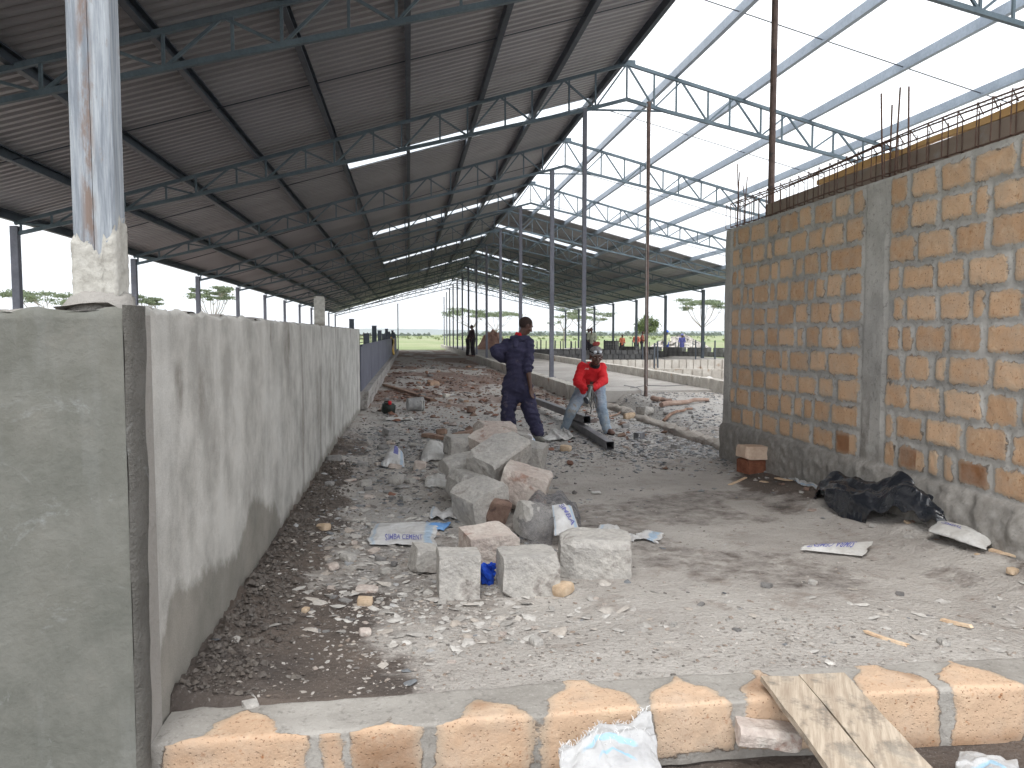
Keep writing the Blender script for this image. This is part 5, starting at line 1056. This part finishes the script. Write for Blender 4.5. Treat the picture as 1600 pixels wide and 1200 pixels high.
def head(prims, c, fwd, up_, s=1.):
    """skull, jaw, nose, lips, brow and ears round centre c looking along fwd"""
    c = Vector(c); f = Vector(fwd).normalized(); u = Vector(up_); u = (u - f * u.dot(f)).normalized(); r = f.cross(u); rot = Matrix((r, f, u)).transposed().to_euler()
    P = lambda x, y, z: c + (r * x + f * y + u * z) * s
    prims += [('e', P(0, -.012, .022), (.076 * s, .096 * s, .088 * s), rot), ('e', P(0, .024, -.035), (.060 * s, .066 * s, .078 * s), rot), ('e', P(0, .048, -.090), (.034 * s, .032 * s, .024 * s), rot),
              ('c', P(0, .088, .010), .010 * s, P(0, .108, -.026), .0145 * s), ('e', P(.014, .094, -.032), (.010 * s,) * 3, rot), ('e', P(-.014, .094, -.032), (.010 * s,) * 3, rot),
              ('c', P(-.022, .084, -.058), .0095 * s, P(.022, .084, -.058), .0095 * s), ('c', P(-.020, .084, -.071), .010 * s, P(.020, .084, -.071), .010 * s),
              ('c', P(-.040, .078, .028), .011 * s, P(.040, .078, .028), .011 * s), ('e', P(-.047, .056, -.026), (.022 * s, .028 * s, .02 * s), rot), ('e', P(.047, .056, -.026), (.022 * s, .028 * s, .02 * s), rot)]
    for sg in (-1, 1): prims.append(('e', P(.078 * sg, -.004, -.010), (.010 * s, .018 * s, .032 * s), rot))
    return P, rot
def shoe(name, heel, toe, mat, parent, off, hgt=.09, back=.0):
    h, tt = Vector(heel), Vector(toe); d = (tt - h).normalized(); pr_ = [('c', h + Vector((0, 0, .045)), .042, h + d * .11 + Vector((0, 0, .042)), .044), ('c', h + d * .11 + Vector((0, 0, .04)), .044, h + d * .20 + Vector((0, 0, .032)), .034), ('c', h + Vector((0, 0, .05)), .043, h + Vector((0, 0, .05 + hgt)), .045)]
    me = caps_mesh(name, pr_, .010, 3); me.transform(Matrix.Translation(-Vector(off))); o = link(name, me, mat, parent)
    b = MB(); pts = []
    rr_ = d.cross(Vector((0, 0, 1))).normalized(); out_ = []
    for a in np.linspace(0, 2 * math.pi, 20, endpoint=False):
        x = math.cos(a); y = math.sin(a); out_.append(h + d * (.08 + .155 * x) + rr_ * (.046 * y * (1 - .12 * x)))
    V = [p + Vector((0, 0, z)) for z in (.0, .022) for p in out_]; n = 20; b.add(V, [(i, (i + 1) % n, n + (i + 1) % n, n + i) for i in range(n)] + [tuple(range(n - 1, -1, -1)), tuple(range(n, 2 * n))]); s_ = MB(); so_ = b.build('sole', M_sole, None); so_.data.transform(Matrix.Translation(-Vector(off))); so_.parent = o
    return o
def addp(name, me, mat, parent, off): me.transform(Matrix.Translation(-Vector(off))); return link(name, me, mat, parent)

# --- man in navy overalls, seen from behind, head turned right and down
Y0 = 10.83
def J(u, v, dy=0.): return atY(u, v, Y0 + dy)
base = (J(815, 688).x, Y0, hz(J(815, 688).x, Y0))
hd = J(821.5, 508.5, -.01); fw_ = Vector((.86, .28, -.50)); P1 = empty('person', base, label='man in navy blue overalls standing with his back turned, one hand on his hip', cat='person')
pr_ = []; Ph, roth = head(pr_, hd, fw_, (.25, 0, 1), 1.06)
shL, shR, elL, wrL = J(792, 539, 0), J(826, 537, -.03), J(773.5, 550, -.10), J(790, 565, .10); elR, wrR, tipR = J(824.5, 573, -.12), J(829, 605, -.17), J(831.5, 624, -.19)
neck = J(813, 525, .02); chest = J(808, 548, 0); waist = J(809, 582, 0); hipL, hipR = J(799, 602, 0), J(818, 602, 0); knL, knR = J(794, 640, -.02), J(828, 641, -.06); anL, anR = J(796, 676, .03), J(840, 680, -.10)
pr_ += [('c', neck + Vector((0, 0, -.04)), .062, hd + Vector((-.015, -.01, -.05)), .054), ('c', shL, .055, shR, .055), ('c', neck + Vector((0, 0, -.05)), .07, chest, .10), ('c', chest, .10, waist, .085), ('c', hipL, .08, hipR, .08), ('c', waist, .085, (hipL + hipR) / 2, .09),
        ('c', shL, .05, elL, .042), ('c', elL, .042, wrL, .028), ('c', shR, .05, elR, .042), ('c', elR, .041, wrR, .029), ('c', hipL, .085, knL, .06), ('c', knL, .058, anL, .04), ('c', hipR, .085, knR, .06), ('c', knR, .058, anR, .04)]
hand(pr_, wrR, tipR, (.55, .6, 0), .35); hand(pr_, wrL, wrL + Vector((.13, .05, -.06)), (0, -.2, 1), .5)
addp('body', caps_mesh('body', pr_, .0065, 1), M_skin, P1, base)
hp = [('e', Ph(0, -.014, .024), (.0825, .1035, .095), roth)]; me = caps_mesh('hair', hp, .008, 1)
bm = bmesh.new(); bm.from_mesh(me); fN = fw_.normalized(); bmesh.ops.delete(bm, geom=[v for v in bm.verts if (v.co - Ph(0, 0, 0)).dot(fN) > .05 + .55 * (v.co - Ph(0, 0, .03)).z or v.co.z < hd.z - .055], context='VERTS'); bm.to_mesh(me); bm.free(); addp('hair', me, M_hair, P1, base)
cuffR = elR.lerp(wrR, .12); cv = [('c', neck + Vector((0, .0, -.035)), .085, chest + Vector((-.01, 0, .05)), .155), ('e', (shL + shR) / 2 + Vector((-.005, 0, -.05)), (.205, .125, .12), (0, .05, 0)), ('c', chest + Vector((-.06, 0, 0)), .115, waist + Vector((-.045, 0, .04)), .105), ('c', chest + Vector((.055, 0, 0)), .115, waist + Vector((.05, 0, .04)), .105),
      ('c', chest, .145, waist, .135), ('c', waist, .135, (hipL + hipR) / 2, .15), ('c', waist + Vector((-.05, 0, .0)), .105, hipL + Vector((-.01, 0, -.02)), .125), ('c', waist + Vector((.05, 0, 0)), .105, hipR + Vector((.0, 0, -.02)), .125), ('e', (hipL + hipR) / 2 + Vector((-.02, -.03, -.02)), (.165, .155, .16), (0, 0, 0)),
      ('c', shL, .085, elL, .075), ('c', elL, .074, wrL + (elL - wrL) * .18, .056), ('c', shR + Vector((-.01, 0, 0)), .085, elR, .073), ('c', elR, .073, cuffR, .070),
      ('c', hipL, .125, knL, .100), ('c', knL, .100, J(794.5, 665, .0), .098), ('c', J(794.5, 663, 0), .1, J(795, 673, 0), .092), ('c', hipR, .125, knR, .10), ('c', knR, .10, J(838, 668, -.08), .090), ('c', J(838, 667, -.08), .092, J(840, 674, -.09), .085),
      ('c', (hipL + hipR) / 2, .13, ((hipL + hipR) / 2).lerp((knL + knR) / 2, .45), .10)]
me = caps_mesh('overalls', cv, .010, 2, .018, 8, 3); ov = addp('overalls', me, M_cover, P1, base)
cq = [('c', J(800, 528, -.06), .035, J(812, 530, -.10), .05), ('c', J(812, 530, -.10), .05, J(825, 528, -.05), .035), ('c', J(806, 533, -.10), .05, J(805, 541, -.15), .03)]; addp('hood', caps_mesh('hood', cq, .008, 2, .006, 12, 5), M_cover, P1, base)
b = MB(); nk = neck + Vector((.0, 0, .030)); b.lathe([(.070, -.05), (.074, -.02), (.069, .012), (.062, .014), (.062, -.05)], nk, 22, Euler((0, .22, 0)).to_matrix()); b.build('red_collar', M_redc, P1, base and Vector(base), True)
sh = J(796, 686, .02); shoe('boot', (sh.x, sh.y, base[2]), (sh.x + .02, sh.y + .2, base[2]), M_boot2, P1, base); sh = J(840, 686, -.12); shoe('boot', (sh.x - .02, sh.y + .05, base[2]), (sh.x + .06, sh.y - .15, base[2]), M_boot2, P1, base)
belt = MB()

# --- man in red, bending towards us over the steel section with a grinder
Y0 = 11.35
hip = (J(912, 607, .32), J(934, 607, .32)); base = (J(918, 690).x, Y0, 0); P2 = empty('person', base, label='man in red sweater, pale jeans, grey knitted hat and goggles bending over a steel section', cat='person')
hd = J(931.5, 556, -.30); fw_ = Vector((-.05, -1, -.28)); pr_ = []; Ph, roth = head(pr_, hd, fw_, (0, -.2, 1), 1.12)
shL, shR = J(910, 573, -.08), J(940, 574, -.08); elL, elR = J(901, 597, -.22), J(943.5, 595, -.22); wrL, wrR = J(915, 607, -.42), J(928, 605, -.42); neck = J(930, 570, -.17); chest = J(924, 580, -.02); waist = J(923, 598, .2)
knL, knR = J(893, 641, -.02), J(940, 640, -.05); anL, anR = J(882, 670, .22), J(950, 677, -.05)
pr_ += [('c', neck, .06, hd + Vector((0, .03, -.04)), .055), ('c', shL, .055, shR, .055), ('c', neck, .07, chest, .13), ('c', chest, .13, waist, .12), ('c', waist, .12, (hip[0] + hip[1]) / 2, .12), ('c', hip[0], .095, hip[1], .095),
        ('c', shL, .05, elL, .042), ('c', elL, .042, wrL, .028), ('c', shR, .05, elR, .042), ('c', elR, .042, wrR, .028), ('c', hip[0], .085, knL, .058), ('c', knL, .058, anL, .04), ('c', hip[1], .085, knR, .058), ('c', knR, .058, anR, .04)]
hand(pr_, wrL, wrL + Vector((.10, -.06, .0)), (0, -.3, 1), .9); hand(pr_, wrR, wrR + Vector((-.10, -.05, -.03)), (0, -.3, 1), .9)
addp('body', caps_mesh('body', pr_, .0065, 1), M_skin, P2, base)
sw = [('c', neck + Vector((0, .05, -.05)), .095, chest, .16), ('e', (shL + shR) / 2 + Vector((0, .02, -.03)), (.165, .125, .10), (.3, 0, 0)), ('c', chest + Vector((-.07, 0, 0)), .125, waist + Vector((-.05, 0, 0)), .12), ('c', chest + Vector((.07, 0, 0)), .125, waist + Vector((.05, 0, 0)), .12), ('c', waist, .14, (hip[0] + hip[1]) / 2 + Vector((0, -.03, .03)), .135),
      ('c', shL, .074, elL, .062), ('c', elL, .064, wrL, .043), ('c', shR, .074, elR, .062), ('c', elR, .064, wrR, .043), ('c', J(908, 597, -.05), .075, J(911, 611, -.05), .045)]
addp('sweater', caps_mesh('sweater', sw, .010, 2, .009, 9, 7), M_redc, P2, base)
jn = [('c', hip[0], .125, hip[1], .125), ('c', hip[0], .118, knL, .082), ('c', knL, .082, anL, .062), ('c', anL, .064, anL + Vector((0, 0, -.02)), .062), ('c', hip[1], .118, knR, .084), ('c', knR, .084, anR, .064), ('c', anR, .066, anR + Vector((0, 0, -.02)), .064)]
addp('jeans', caps_mesh('jeans', jn, .010, 2, .007, 10, 9), M_jean, P2, base)
hp = [('e', Ph(0, -.018, .045), (.096, .116, .090), roth), ('c', Ph(0, -.03, .11), .035, Ph(0, -.04, .13), .02), ('c', Ph(-.05, .06, .035), .028, Ph(.05, .06, .035), .028)]
me = caps_mesh('knit_cap', hp, .007, 1, .002, 30, 2); bm = bmesh.new(); bm.from_mesh(me); uu_ = (Ph(0, 0, 1) - Ph(0, 0, 0)); c0_ = Ph(0, 0, 0); bmesh.ops.delete(bm, geom=[v for v in bm.verts if (v.co - c0_).dot(uu_) < .012], context='VERTS'); bm.to_mesh(me); bm.free(); cp_ = addp('knit_cap', me, M_bean, P2, base)
pm = caps_mesh('pompom', [('e', Ph(.0, -.05, .145), (.05, .045, .034), (0, 0, 0)), ('e', Ph(-.02, -.04, .155), (.03, .03, .028), (0, 0, 0))], .008, 1, .006, 30, 3); pm.transform(Matrix.Translation(-Vector(base))); link('pompom', pm, simple('dull_red_wool', s2l(140, 62, 60), s2l(170, 92, 86), 20, .95, 120, .004), cp_)
b = MB()
for sg in (-1, 1): b.lathe([(.0, .012), (.018, .010), (.022, .0), (.025, -.006), (.026, -.02)], Ph(.032 * sg, .094, .078), 14, (Ph(0, 1, .35) - Ph(0, 0, 0)).to_track_quat('Z', 'Y').to_matrix())
gg = b.build('goggles', simple('goggle_lens', s2l(190, 196, 204), s2l(216, 220, 226), 20, .15, 20, .0001, .3), P2, Vector(base), True)
b = MB(); b.tube([Ph(math.sin(a) * .09, math.cos(a) * .106 - .008, .066) for a in np.linspace(-2.8, 2.8, 22)], .009, 6); o = b.build('strap', M_dark, None); o.data.transform(Matrix.Translation(-Vector(base))); o.parent = gg
for sg in (-1, 1):
    em = caps_mesh('eye', [('e', Ph(.030 * sg, .080, .004), (.010, .006, .004), roth)], .0035, 0); addp('eye', em, M_eye, P2, base)
b = MB(); b.lathe([(.066, -.03), (.07, .0), (.062, .02), (.058, .02), (.058, -.03)], neck + Vector((0, -.01, .0)), 20, Euler((.5, 0, 0)).to_matrix()); b.build('dark_collar', M_dark, P2, Vector(base), True)
lg = J(904, 583, -.25); b = MB(); 
for k in range(2): b.tube([tuple(J(914 + 3 * k, 577.5, -.215)), tuple(J(916 + 3 * k, 575, -.215)), tuple(J(917.5 + 2 * k, 577.5, -.215))], .004, 4)
b.build('chest_logo', M_eye, P2, Vector(base))
for a_, tx in ((anL, -.03), (anR, .03)):
    g0 = hz(a_.x, a_.y); shoe('boot', (a_.x, a_.y + .03, g0), (a_.x + tx, a_.y - .17, g0), M_boot, P2, base, max(.03, a_.z - g0 - .1))
# grinder with its lead
gc = J(921, 614, -.52); GR = empty('angle_grinder', gc, label='grey hand grinder held in both hands by the man in red', cat='power tool')
b = MB(); d_ = Vector((-.25, -.35, -.75)).normalized(); Mg = d_.to_track_quat('Z', 'Y').to_matrix(); b.lathe([(0, -.10), (.026, -.10), (.03, -.06), (.028, .02), (.036, .05), (.038, .10), (.02, .12), (0, .12)], gc, 16, Mg); b.build('grinder_body', simple('grey_tool_casing', s2l(100, 106, 104), s2l(126, 130, 128), 6, .4, 30, .001, .3), GR, smooth=True)
b = MB(); b.lathe([(0, 0), (.05, 0), (.05, .004), (0, .004)], gc + d_ * .12 + Vector((-.03, -.03, 0)), 22, Euler((0, R(70), .5)).to_matrix()); b.build('cutting_disc', M_steel_dk, GR)
b = MB(); b.lathe([(.054, 0), (.056, .0), (.056, .026), (.03, .03)], gc + d_ * .12 + Vector((-.035, -.03, 0)), 22, Euler((0, R(70), .5)).to_matrix()); b.build('disc_guard', simple('bare_metal_guard', s2l(120, 122, 122), s2l(146, 148, 148), 6, .35, 30, .0005, .6), GR)
b = MB(); rr = random.Random(4)
for k in range(9):
    a = rr.uniform(-.05, .05); c_ = rr.uniform(-.05, .05); b.tube([gc + Vector((.04, 0, .05)), gc + Vector((.06 + a, -.02 + c_, -.06)), gc + Vector((.05 + a * 1.4, c_, -.17 - rr.random() * .07)), gc + Vector((.03 + a, .02, -.08)), gc + Vector((.03, .02, .04))], .007, 5)
b.build('looped_cable', simple('grey_cable', s2l(84, 84, 84), s2l(116, 112, 110), 20, .6), GR)
e_ = e1; b = MB(); b.tube([gc + Vector((.03, 0, -.2)), gc + Vector((.025, .02, -.3)), (e_.x - .0, e_.y + .05, .32), (e_.x - .02, e_.y + .02, .262)], .006, 5); b.thing('electric_lead', M_dark, tuple(gc + Vector((.03, 0, -.3))), label='thin black lead hanging from the grinder down to the steel section', cat='cable')

# --- distant workers
def worker(u, vfoot, z, hgt, shirt, trous, label, turn=0, bend=0, hat=None, dist=None, long_coat=False):
    g = G(u, vfoot, z) if dist is None else atY(u, vfoot, dist); g = Vector((g.x, g.y, z)); s = hgt / 1.72; o = empty('person', g, turn, label=label, cat='person')
    def q(x, y, zz):
        if zz > .95: d = zz - .95; return Vector((x * s, (y - math.sin(bend) * d) * s, (.95 + math.cos(bend) * d) * s))
        return Vector((x * s, y * s, zz * s))
    pr_ = [('e', q(0, -.01, 1.60), (.078 * s, .095 * s, .115 * s), (bend, 0, 0)), ('c', q(0, 0, 1.42), .055 * s, q(0, 0, 1.52), .05 * s), ('c', q(0, 0, 1.35), .12 * s, q(0, 0, 1.0), .11 * s)]
    for sg in (-1, 1):
        pr_ += [('c', q(.18 * sg, 0, 1.38), .048 * s, q(.24 * sg, -.05, 1.12), .04 * s), ('c', q(.24 * sg, -.05, 1.12), .038 * s, q(.17 * sg, -.25, 1.0), .028 * s), ('c', q(.17 * sg, -.25, 1.0), .032 * s, q(.15 * sg, -.32, .97), .028 * s), ('c', q(.09 * sg, 0, .93), .08 * s, q(.11 * sg, -.02, .5), .055 * s), ('c', q(.11 * sg, -.02, .5), .055 * s, q(.12 * sg, .03, .08), .04 * s), ('c', q(.12 * sg, .03, .04), .04 * s, q(.13 * sg, -.14, .035), .035 * s)]
    link('body', caps_mesh('body', pr_, .022, 1), M_skin, o)
    sw = [('e', q(0, 0, 1.3), (.21 * s, .13 * s, .16 * s), (bend, 0, 0)), ('c', q(0, 0, 1.25), .15 * s, q(0, 0, .92), .15 * s)]
    if long_coat: sw.append(('c', q(0, 0, .95), .16 * s, q(0, 0, .45), .19 * s))
    for sg in (-1, 1): sw += [('c', q(.18 * sg, 0, 1.38), .07 * s, q(.24 * sg, -.05, 1.12), .06 * s), ('c', q(.24 * sg, -.05, 1.12), .058 * s, q(.19 * sg, -.2, 1.03), .045 * s)]
    link('shirt', caps_mesh('shirt', sw, .022, 1, .008, 9, 2), simple(shirt[0], shirt[1], shirt[2], 6, .9, 40, .003), o)
    tr = []
    for sg in (-1, 1): tr += [('c', q(.09 * sg, 0, .93), .11 * s, q(.11 * sg, -.02, .5), .08 * s), ('c', q(.11 * sg, -.02, .5), .08 * s, q(.12 * sg, .03, .12), .065 * s)]
    link('trousers', caps_mesh('trousers', tr, .022, 1), simple(trous[0], trous[1], trous[2], 6, .9, 40, .003), o)
    if hat: link('hard_hat' if hat[0] != 'hood' else 'hood', caps_mesh('hard_hat', [('e', q(0, .01, 1.66), (.12 * s, .145 * s, .095 * s), (bend, 0, 0)), ('e', q(0, -.02, 1.63), (.135 * s, .175 * s, .02 * s), (bend, 0, 0))], .018, 1), simple(hat[0] + '_shell', hat[1], hat[2], 6, .5, 40, .001), o)
    else: link('hair', caps_mesh('hair', [('e', q(0, .012, 1.63), (.083 * s, .095 * s, .10 * s), (bend, 0, 0))], .018, 1), M_hair, o)
    return o
NV = ('dark_work_shirt', s2l(36, 36, 44), s2l(54, 52, 60)); NT_ = ('dark_trousers', s2l(38, 36, 40), s2l(56, 52, 56)); OR = ('orange_vest', s2l(186, 98, 72), s2l(204, 130, 102)); BL = ('blue_coat', s2l(66, 66, 120), s2l(88, 88, 146)); KH = ('khaki_shirt', s2l(140, 146, 128), s2l(170, 172, 156)); YV = ('pale_hi_vis', s2l(190, 196, 160), s2l(214, 216, 190))
worker(729, 0, SLAB_Z, 1.55, NV, NT_, 'left of the two dark clad workers bending among the far posts', 1.8, .5, dist=42)
worker(737, 0, SLAB_Z, 1.68, ('maroon_dark_shirt', s2l(48, 34, 40), s2l(66, 50, 56)), NT_, 'right of the two dark clad workers standing among the far posts', -1.2, .1, dist=41)
worker(921.5, 0, .3, 1.50, NV, NT_, 'worker in black right behind the head of the man in red', .4, .15, dist=38)
worker(929.5, 0, .3, 1.56, KH, NT_, 'worker in pale khaki shirt right behind the head of the man in red', -.6, .3, dist=37)
worker(976, 0, 0, 1.52, OR, NT_, 'lone worker in striped orange vest behind the dark block stack', .3, .2, dist=56)
worker(1000, 0, 0, 1.62, ('red_orange_shirt', s2l(176, 86, 72), s2l(196, 116, 98)), NT_, 'worker in orange shirt in front of the round bushy tree', -.4, .15, dist=54)
worker(1008.5, 0, 0, 1.75, ('dark_orange_shirt', s2l(110, 66, 60), s2l(150, 90, 76)), NT_, 'taller worker with dark head next to the rusty pipe post', 1.2, .1, dist=55)
worker(1047.5, 0, 0, 1.78, YV, ('blue_work_trousers', s2l(52, 66, 140), s2l(74, 88, 164)), 'worker in pale vest with a blue hard hat near the stone pile', .2, .1, ('hard_hat', s2l(36, 84, 190), s2l(56, 104, 206)), dist=50)
worker(1073, 0, 0, 1.55, BL, ('blue_coat', s2l(64, 66, 150), s2l(88, 88, 176)), 'worker wrapped in a long blue coat before the stone pile', -.3, .05, ('hood', s2l(70, 72, 130), s2l(92, 94, 150)), dist=54, long_coat=True)

# ------------------------------------------------------------------ far heaps, trees, woodland, hills
def heap(name, u, v, rx, ry, hgt, mat, label, seed, dist):
    c = atY(u, v, dist); A, Rr = np.meshgrid(np.linspace(0, 2 * math.pi, 49), np.linspace(0, 1, 16)); x = np.cos(A) * Rr * rx; y = np.sin(A) * Rr * ry; z = hgt * (1 - Rr ** 1.6) * (1 + .9 * fbm(x * 1.5 + 9, y * 1.5, seed, 4)) + .25 * hgt * fbm(x * 4, y * 4, seed + 2, 3) * (1 - Rr); z[-1] = -.05; z[:, -1] = z[:, 0]
    me = grid(np.stack([x, y, z], -1), name); me.shade_flat(); tag(link(name, me, mat, None, (c.x, c.y, 0)), label=label, cat='heap')
heap('earth_heap', 771, 540, 1.6, 1.8, 1.75, simple('pinkish_earth', s2l(150, 116, 104), s2l(180, 146, 132), 2, .95, 8, .05), 'pinkish heap of stones and earth standing beyond the far posts', 3, 62)
heap('rubble_heap', 1062, 540, 3.4, 2.5, 1.3, simple('grey_white_rubble', s2l(120, 116, 110), s2l(196, 190, 184), 3, .95, 5, .1, 0, s2l(70, 66, 62), 2.5, .5), 'long grey and white stone pile on the field behind the blue clad workers', 5, 66)
heap('white_bag_heap', 1107, 596, .35, .3, .22, M_sack2, 'small white bagged mound beside the red soil patch', 7, 22)
M_bark = simple('acacia_bark', s2l(130, 122, 110), s2l(160, 150, 138), 3, .9, 10, .02); M_leafs = []
def leaf_mat(name, a, b_):
    t = T(name); oi = t.attr('rnd'); c = t.mix(oi, s2l(*a), s2l(*b_)); t.set(c, .8, None, 0, .2); tr = t.n.new('ShaderNodeBsdfTranslucent'); t.L(c, tr.inputs[0]); ms = t.n.new('ShaderNodeMixShader'); ms.inputs[0].default_value = .35; t.L(t.b.outputs[0], ms.inputs[1]); t.L(tr.outputs[0], ms.inputs[2]); t.L(ms.outputs[0], t.out.inputs[0]); return t.m
M_leafA = leaf_mat('acacia_leaves', (104, 116, 92), (140, 150, 124)); M_leafB = leaf_mat('bush_leaves', (78, 92, 58), (124, 138, 92))
def leaves(name, centres, n, size, mat, parent, seed, flat=.35):
    r_ = np.random.default_rng(seed); C = np.array(centres); i = r_.integers(0, len(C), n); c = C[i, :3] + r_.normal(0, 1, (n, 3)) * C[i, 3:4] * np.array([1, 1, flat]) * .5
    a = r_.normal(0, 1, (n, 3)); a /= np.linalg.norm(a, axis=1, keepdims=True); b_ = np.cross(a, r_.normal(0, 1, (n, 3))); b_ /= np.linalg.norm(b_, axis=1, keepdims=True); s = size * r_.uniform(.5, 1.3, n)[:, None]
    V = np.stack([c - a * s - b_ * s * .6, c + a * s - b_ * s * .5, c + a * s * .8 + b_ * s * .6, c - a * s * .7 + b_ * s * .7], 1).reshape(-1, 3); me = bpy.data.meshes.new(name); me.vertices.add(n * 4); me.vertices.foreach_set('co', V.reshape(-1).astype(np.float32)); me.loops.add(n * 4); me.loops.foreach_set('vertex_index', np.arange(n * 4, dtype=np.int32)); me.polygons.add(n); me.polygons.foreach_set('loop_start', np.arange(0, n * 4, 4, dtype=np.int32)); me.update(calc_edges=True)
    at = me.attributes.new('rnd', 'FLOAT', 'POINT'); at.data.foreach_set('value', np.repeat(r_.random(n), 4).astype(np.float32)); return link(name, me, mat, parent)
def acacia(u, dist, hgt, wid, label, seed, lean=0, dens=1., low=.0, mat=None):
    c = atY(u, 530, dist); o = empty('acacia_tree', (c.x, c.y, 0), label=label, cat='tree', group='flat topped acacias beyond the shed'); rr = random.Random(seed); b = MB(); cl = []
    fk = Vector((lean * hgt, 0, hgt * rr.uniform(.32, .42))); b.tube([(0, 0, -.2), fk * .5 + Vector((.1, 0, 0)), fk], [.022 * hgt, .018 * hgt, .015 * hgt], 7)
    for i in range(9):
        a = 2 * math.pi * i / 9 + rr.uniform(-.3, .3); r1 = wid * rr.uniform(.18, .5); top = hgt * rr.uniform(.78 - low, 1.); tip = Vector((lean * hgt + r1 * math.cos(a), r1 * math.sin(a), top)); m = fk.lerp(tip, .5) + Vector((r1 * .12 * math.cos(a), r1 * .12 * math.sin(a), -.02 * hgt))
        b.tube([fk, m, tip], [.010 * hgt, .007 * hgt, .003 * hgt], 5)
        for k in range(4):
            t2 = tip + Vector((rr.uniform(-1, 1) * wid * .14, rr.uniform(-1, 1) * wid * .14, rr.uniform(-.02, .05) * hgt)); b.tube([m.lerp(tip, .5), t2], [.004 * hgt, .0015 * hgt], 4); cl.append((*t2, wid * rr.uniform(.07, .14)))
    b2 = b.mesh('trunk'); link('trunk', b2, M_bark, o); leaves('crown', cl, int(3400 * dens), hgt * .016, mat or M_leafA, o, seed, .25); return o
acacia(1097, 150, 8.2, 11, 'tall acacia with a wide flat crown beside the stone wall end', 1, 0, 1.2)
acacia(738, 150, 6.3, 10, 'acacia seen between the far posts left of the man in overalls', 2, 0, 1)
acacia(775, 160, 6.2, 10, 'lower acacia seen behind the man in overalls', 3)
acacia(920, 140, 6.0, 8.5, 'leaning acacia seen above the man in red', 4, -.12, 1.3, .15)
acacia(881, 170, 6.0, 6, 'thin sparse acacia left of the leaning one', 5, 0, .5, .2)
acacia(333, 120, 8.2, 6.5, 'acacia standing beyond the left eave posts', 6, 0, 1)
acacia(86, 95, 6.2, 8, 'flat acacia crown just showing over the return wall', 7); acacia(232, 130, 7.4, 6, 'flat crown low beside the whitewashed column', 8)
c = atY(1010, 530, 120); o = empty('bushy_tree', (c.x, c.y, 0), label='small round bushy tree behind the rusty pipe post', cat='tree'); b = MB(); b.tube([(0, 0, -.2), (.1, 0, 1.2), (0, 0, 2.6)], [.2, .16, .08], 7)
rr = random.Random(9); cl = []
for i in range(26):
    a = rr.uniform(0, 6.28); ph = rr.uniform(-.5, 1.4); r1 = 1.55 * rr.uniform(.5, 1); q = Vector((r1 * math.cos(a) * math.cos(ph) * 1.15, r1 * math.sin(a) * math.cos(ph), 2.7 + r1 * math.sin(ph))); b.tube([(0, 0, 1.4), q], [.06, .02], 4); cl.append((*q, rr.uniform(.5, .9)))
link('trunk', b.mesh('trunk'), M_bark, o); leaves('crown', cl, 4200, .10, M_leafB, o, 5, .8)
# far tree line and bushes on the plain
b_c = []; r_ = np.random.default_rng(3)
for i in range(420):
    X = r_.uniform(-420, 900); Y = 900 + r_.uniform(-120, 160); hh = r_.uniform(1.5, 4.5) * (1 if X > 60 else .55)
    for k in range(3): b_c.append((X + r_.uniform(-9, 9), Y, hh * r_.uniform(.2, .6), hh * .9))
tl = leaves('far_woodland', b_c, 16000, 1.6, leaf_mat('far_foliage', (96, 108, 94), (116, 128, 110)), None, 4, .7); tag(tl, 'thin line of far trees along the horizon of the plain', 'woodland', kind='stuff')
b_c = [(r_.uniform(-120, 300), r_.uniform(170, 600), .3, r_.uniform(.4, 1.4)) for i in range(500)]
tl = leaves('scrub', b_c, 9000, .28, leaf_mat('scrub_foliage', (112, 126, 84), (150, 158, 112)), None, 6, .5); tag(tl, 'low scattered scrub over the green plain', 'scrub', kind='stuff')
xa = np.linspace(-5200, 6400, 260); P_ = np.zeros((4, 260, 3)); hh = 24 + 46 * np.clip(fbm(xa / 1300, xa * 0, 7, 3) + .35, 0, 1) + 8 * fbm(xa / 160, xa * 0, 9, 3); hh = hh * (.55 + .45 * sst(1500, -600, xa))
for i, f_ in enumerate((-.1, .45, 1., 0)): P_[i] = np.stack([xa, 5200 + 500 * i + 200 * np.sin(xa / 900), hh * f_], -1)
hl = link('hills', grid(P_, 'hills'), simple('far_hill_slopes', s2l(116, 128, 118), s2l(134, 144, 130), .004, .95, .05, .5)); tag(hl, kind='structure')

# ------------------------------------------------------------------ air between us and the plain
b = MB(); b.box((600, 2700, 280), (14000, 9000, 680)); hm = b.mesh('haze'); m = bpy.data.materials.new('pale_air'); m.use_nodes = True; n_ = m.node_tree.nodes; n_.remove(n_['Principled BSDF'])
pv = n_.new('ShaderNodeVolumePrincipled'); pv.inputs['Density'].default_value = .00016; pv.inputs['Color'].default_value = (.86, .92, 1, 1); pv.inputs['Anisotropy'].default_value = .2
m.node_tree.links.new(pv.outputs[0], n_['Material Output'].inputs['Volume']); tag(link('haze', hm, m), kind='stuff')
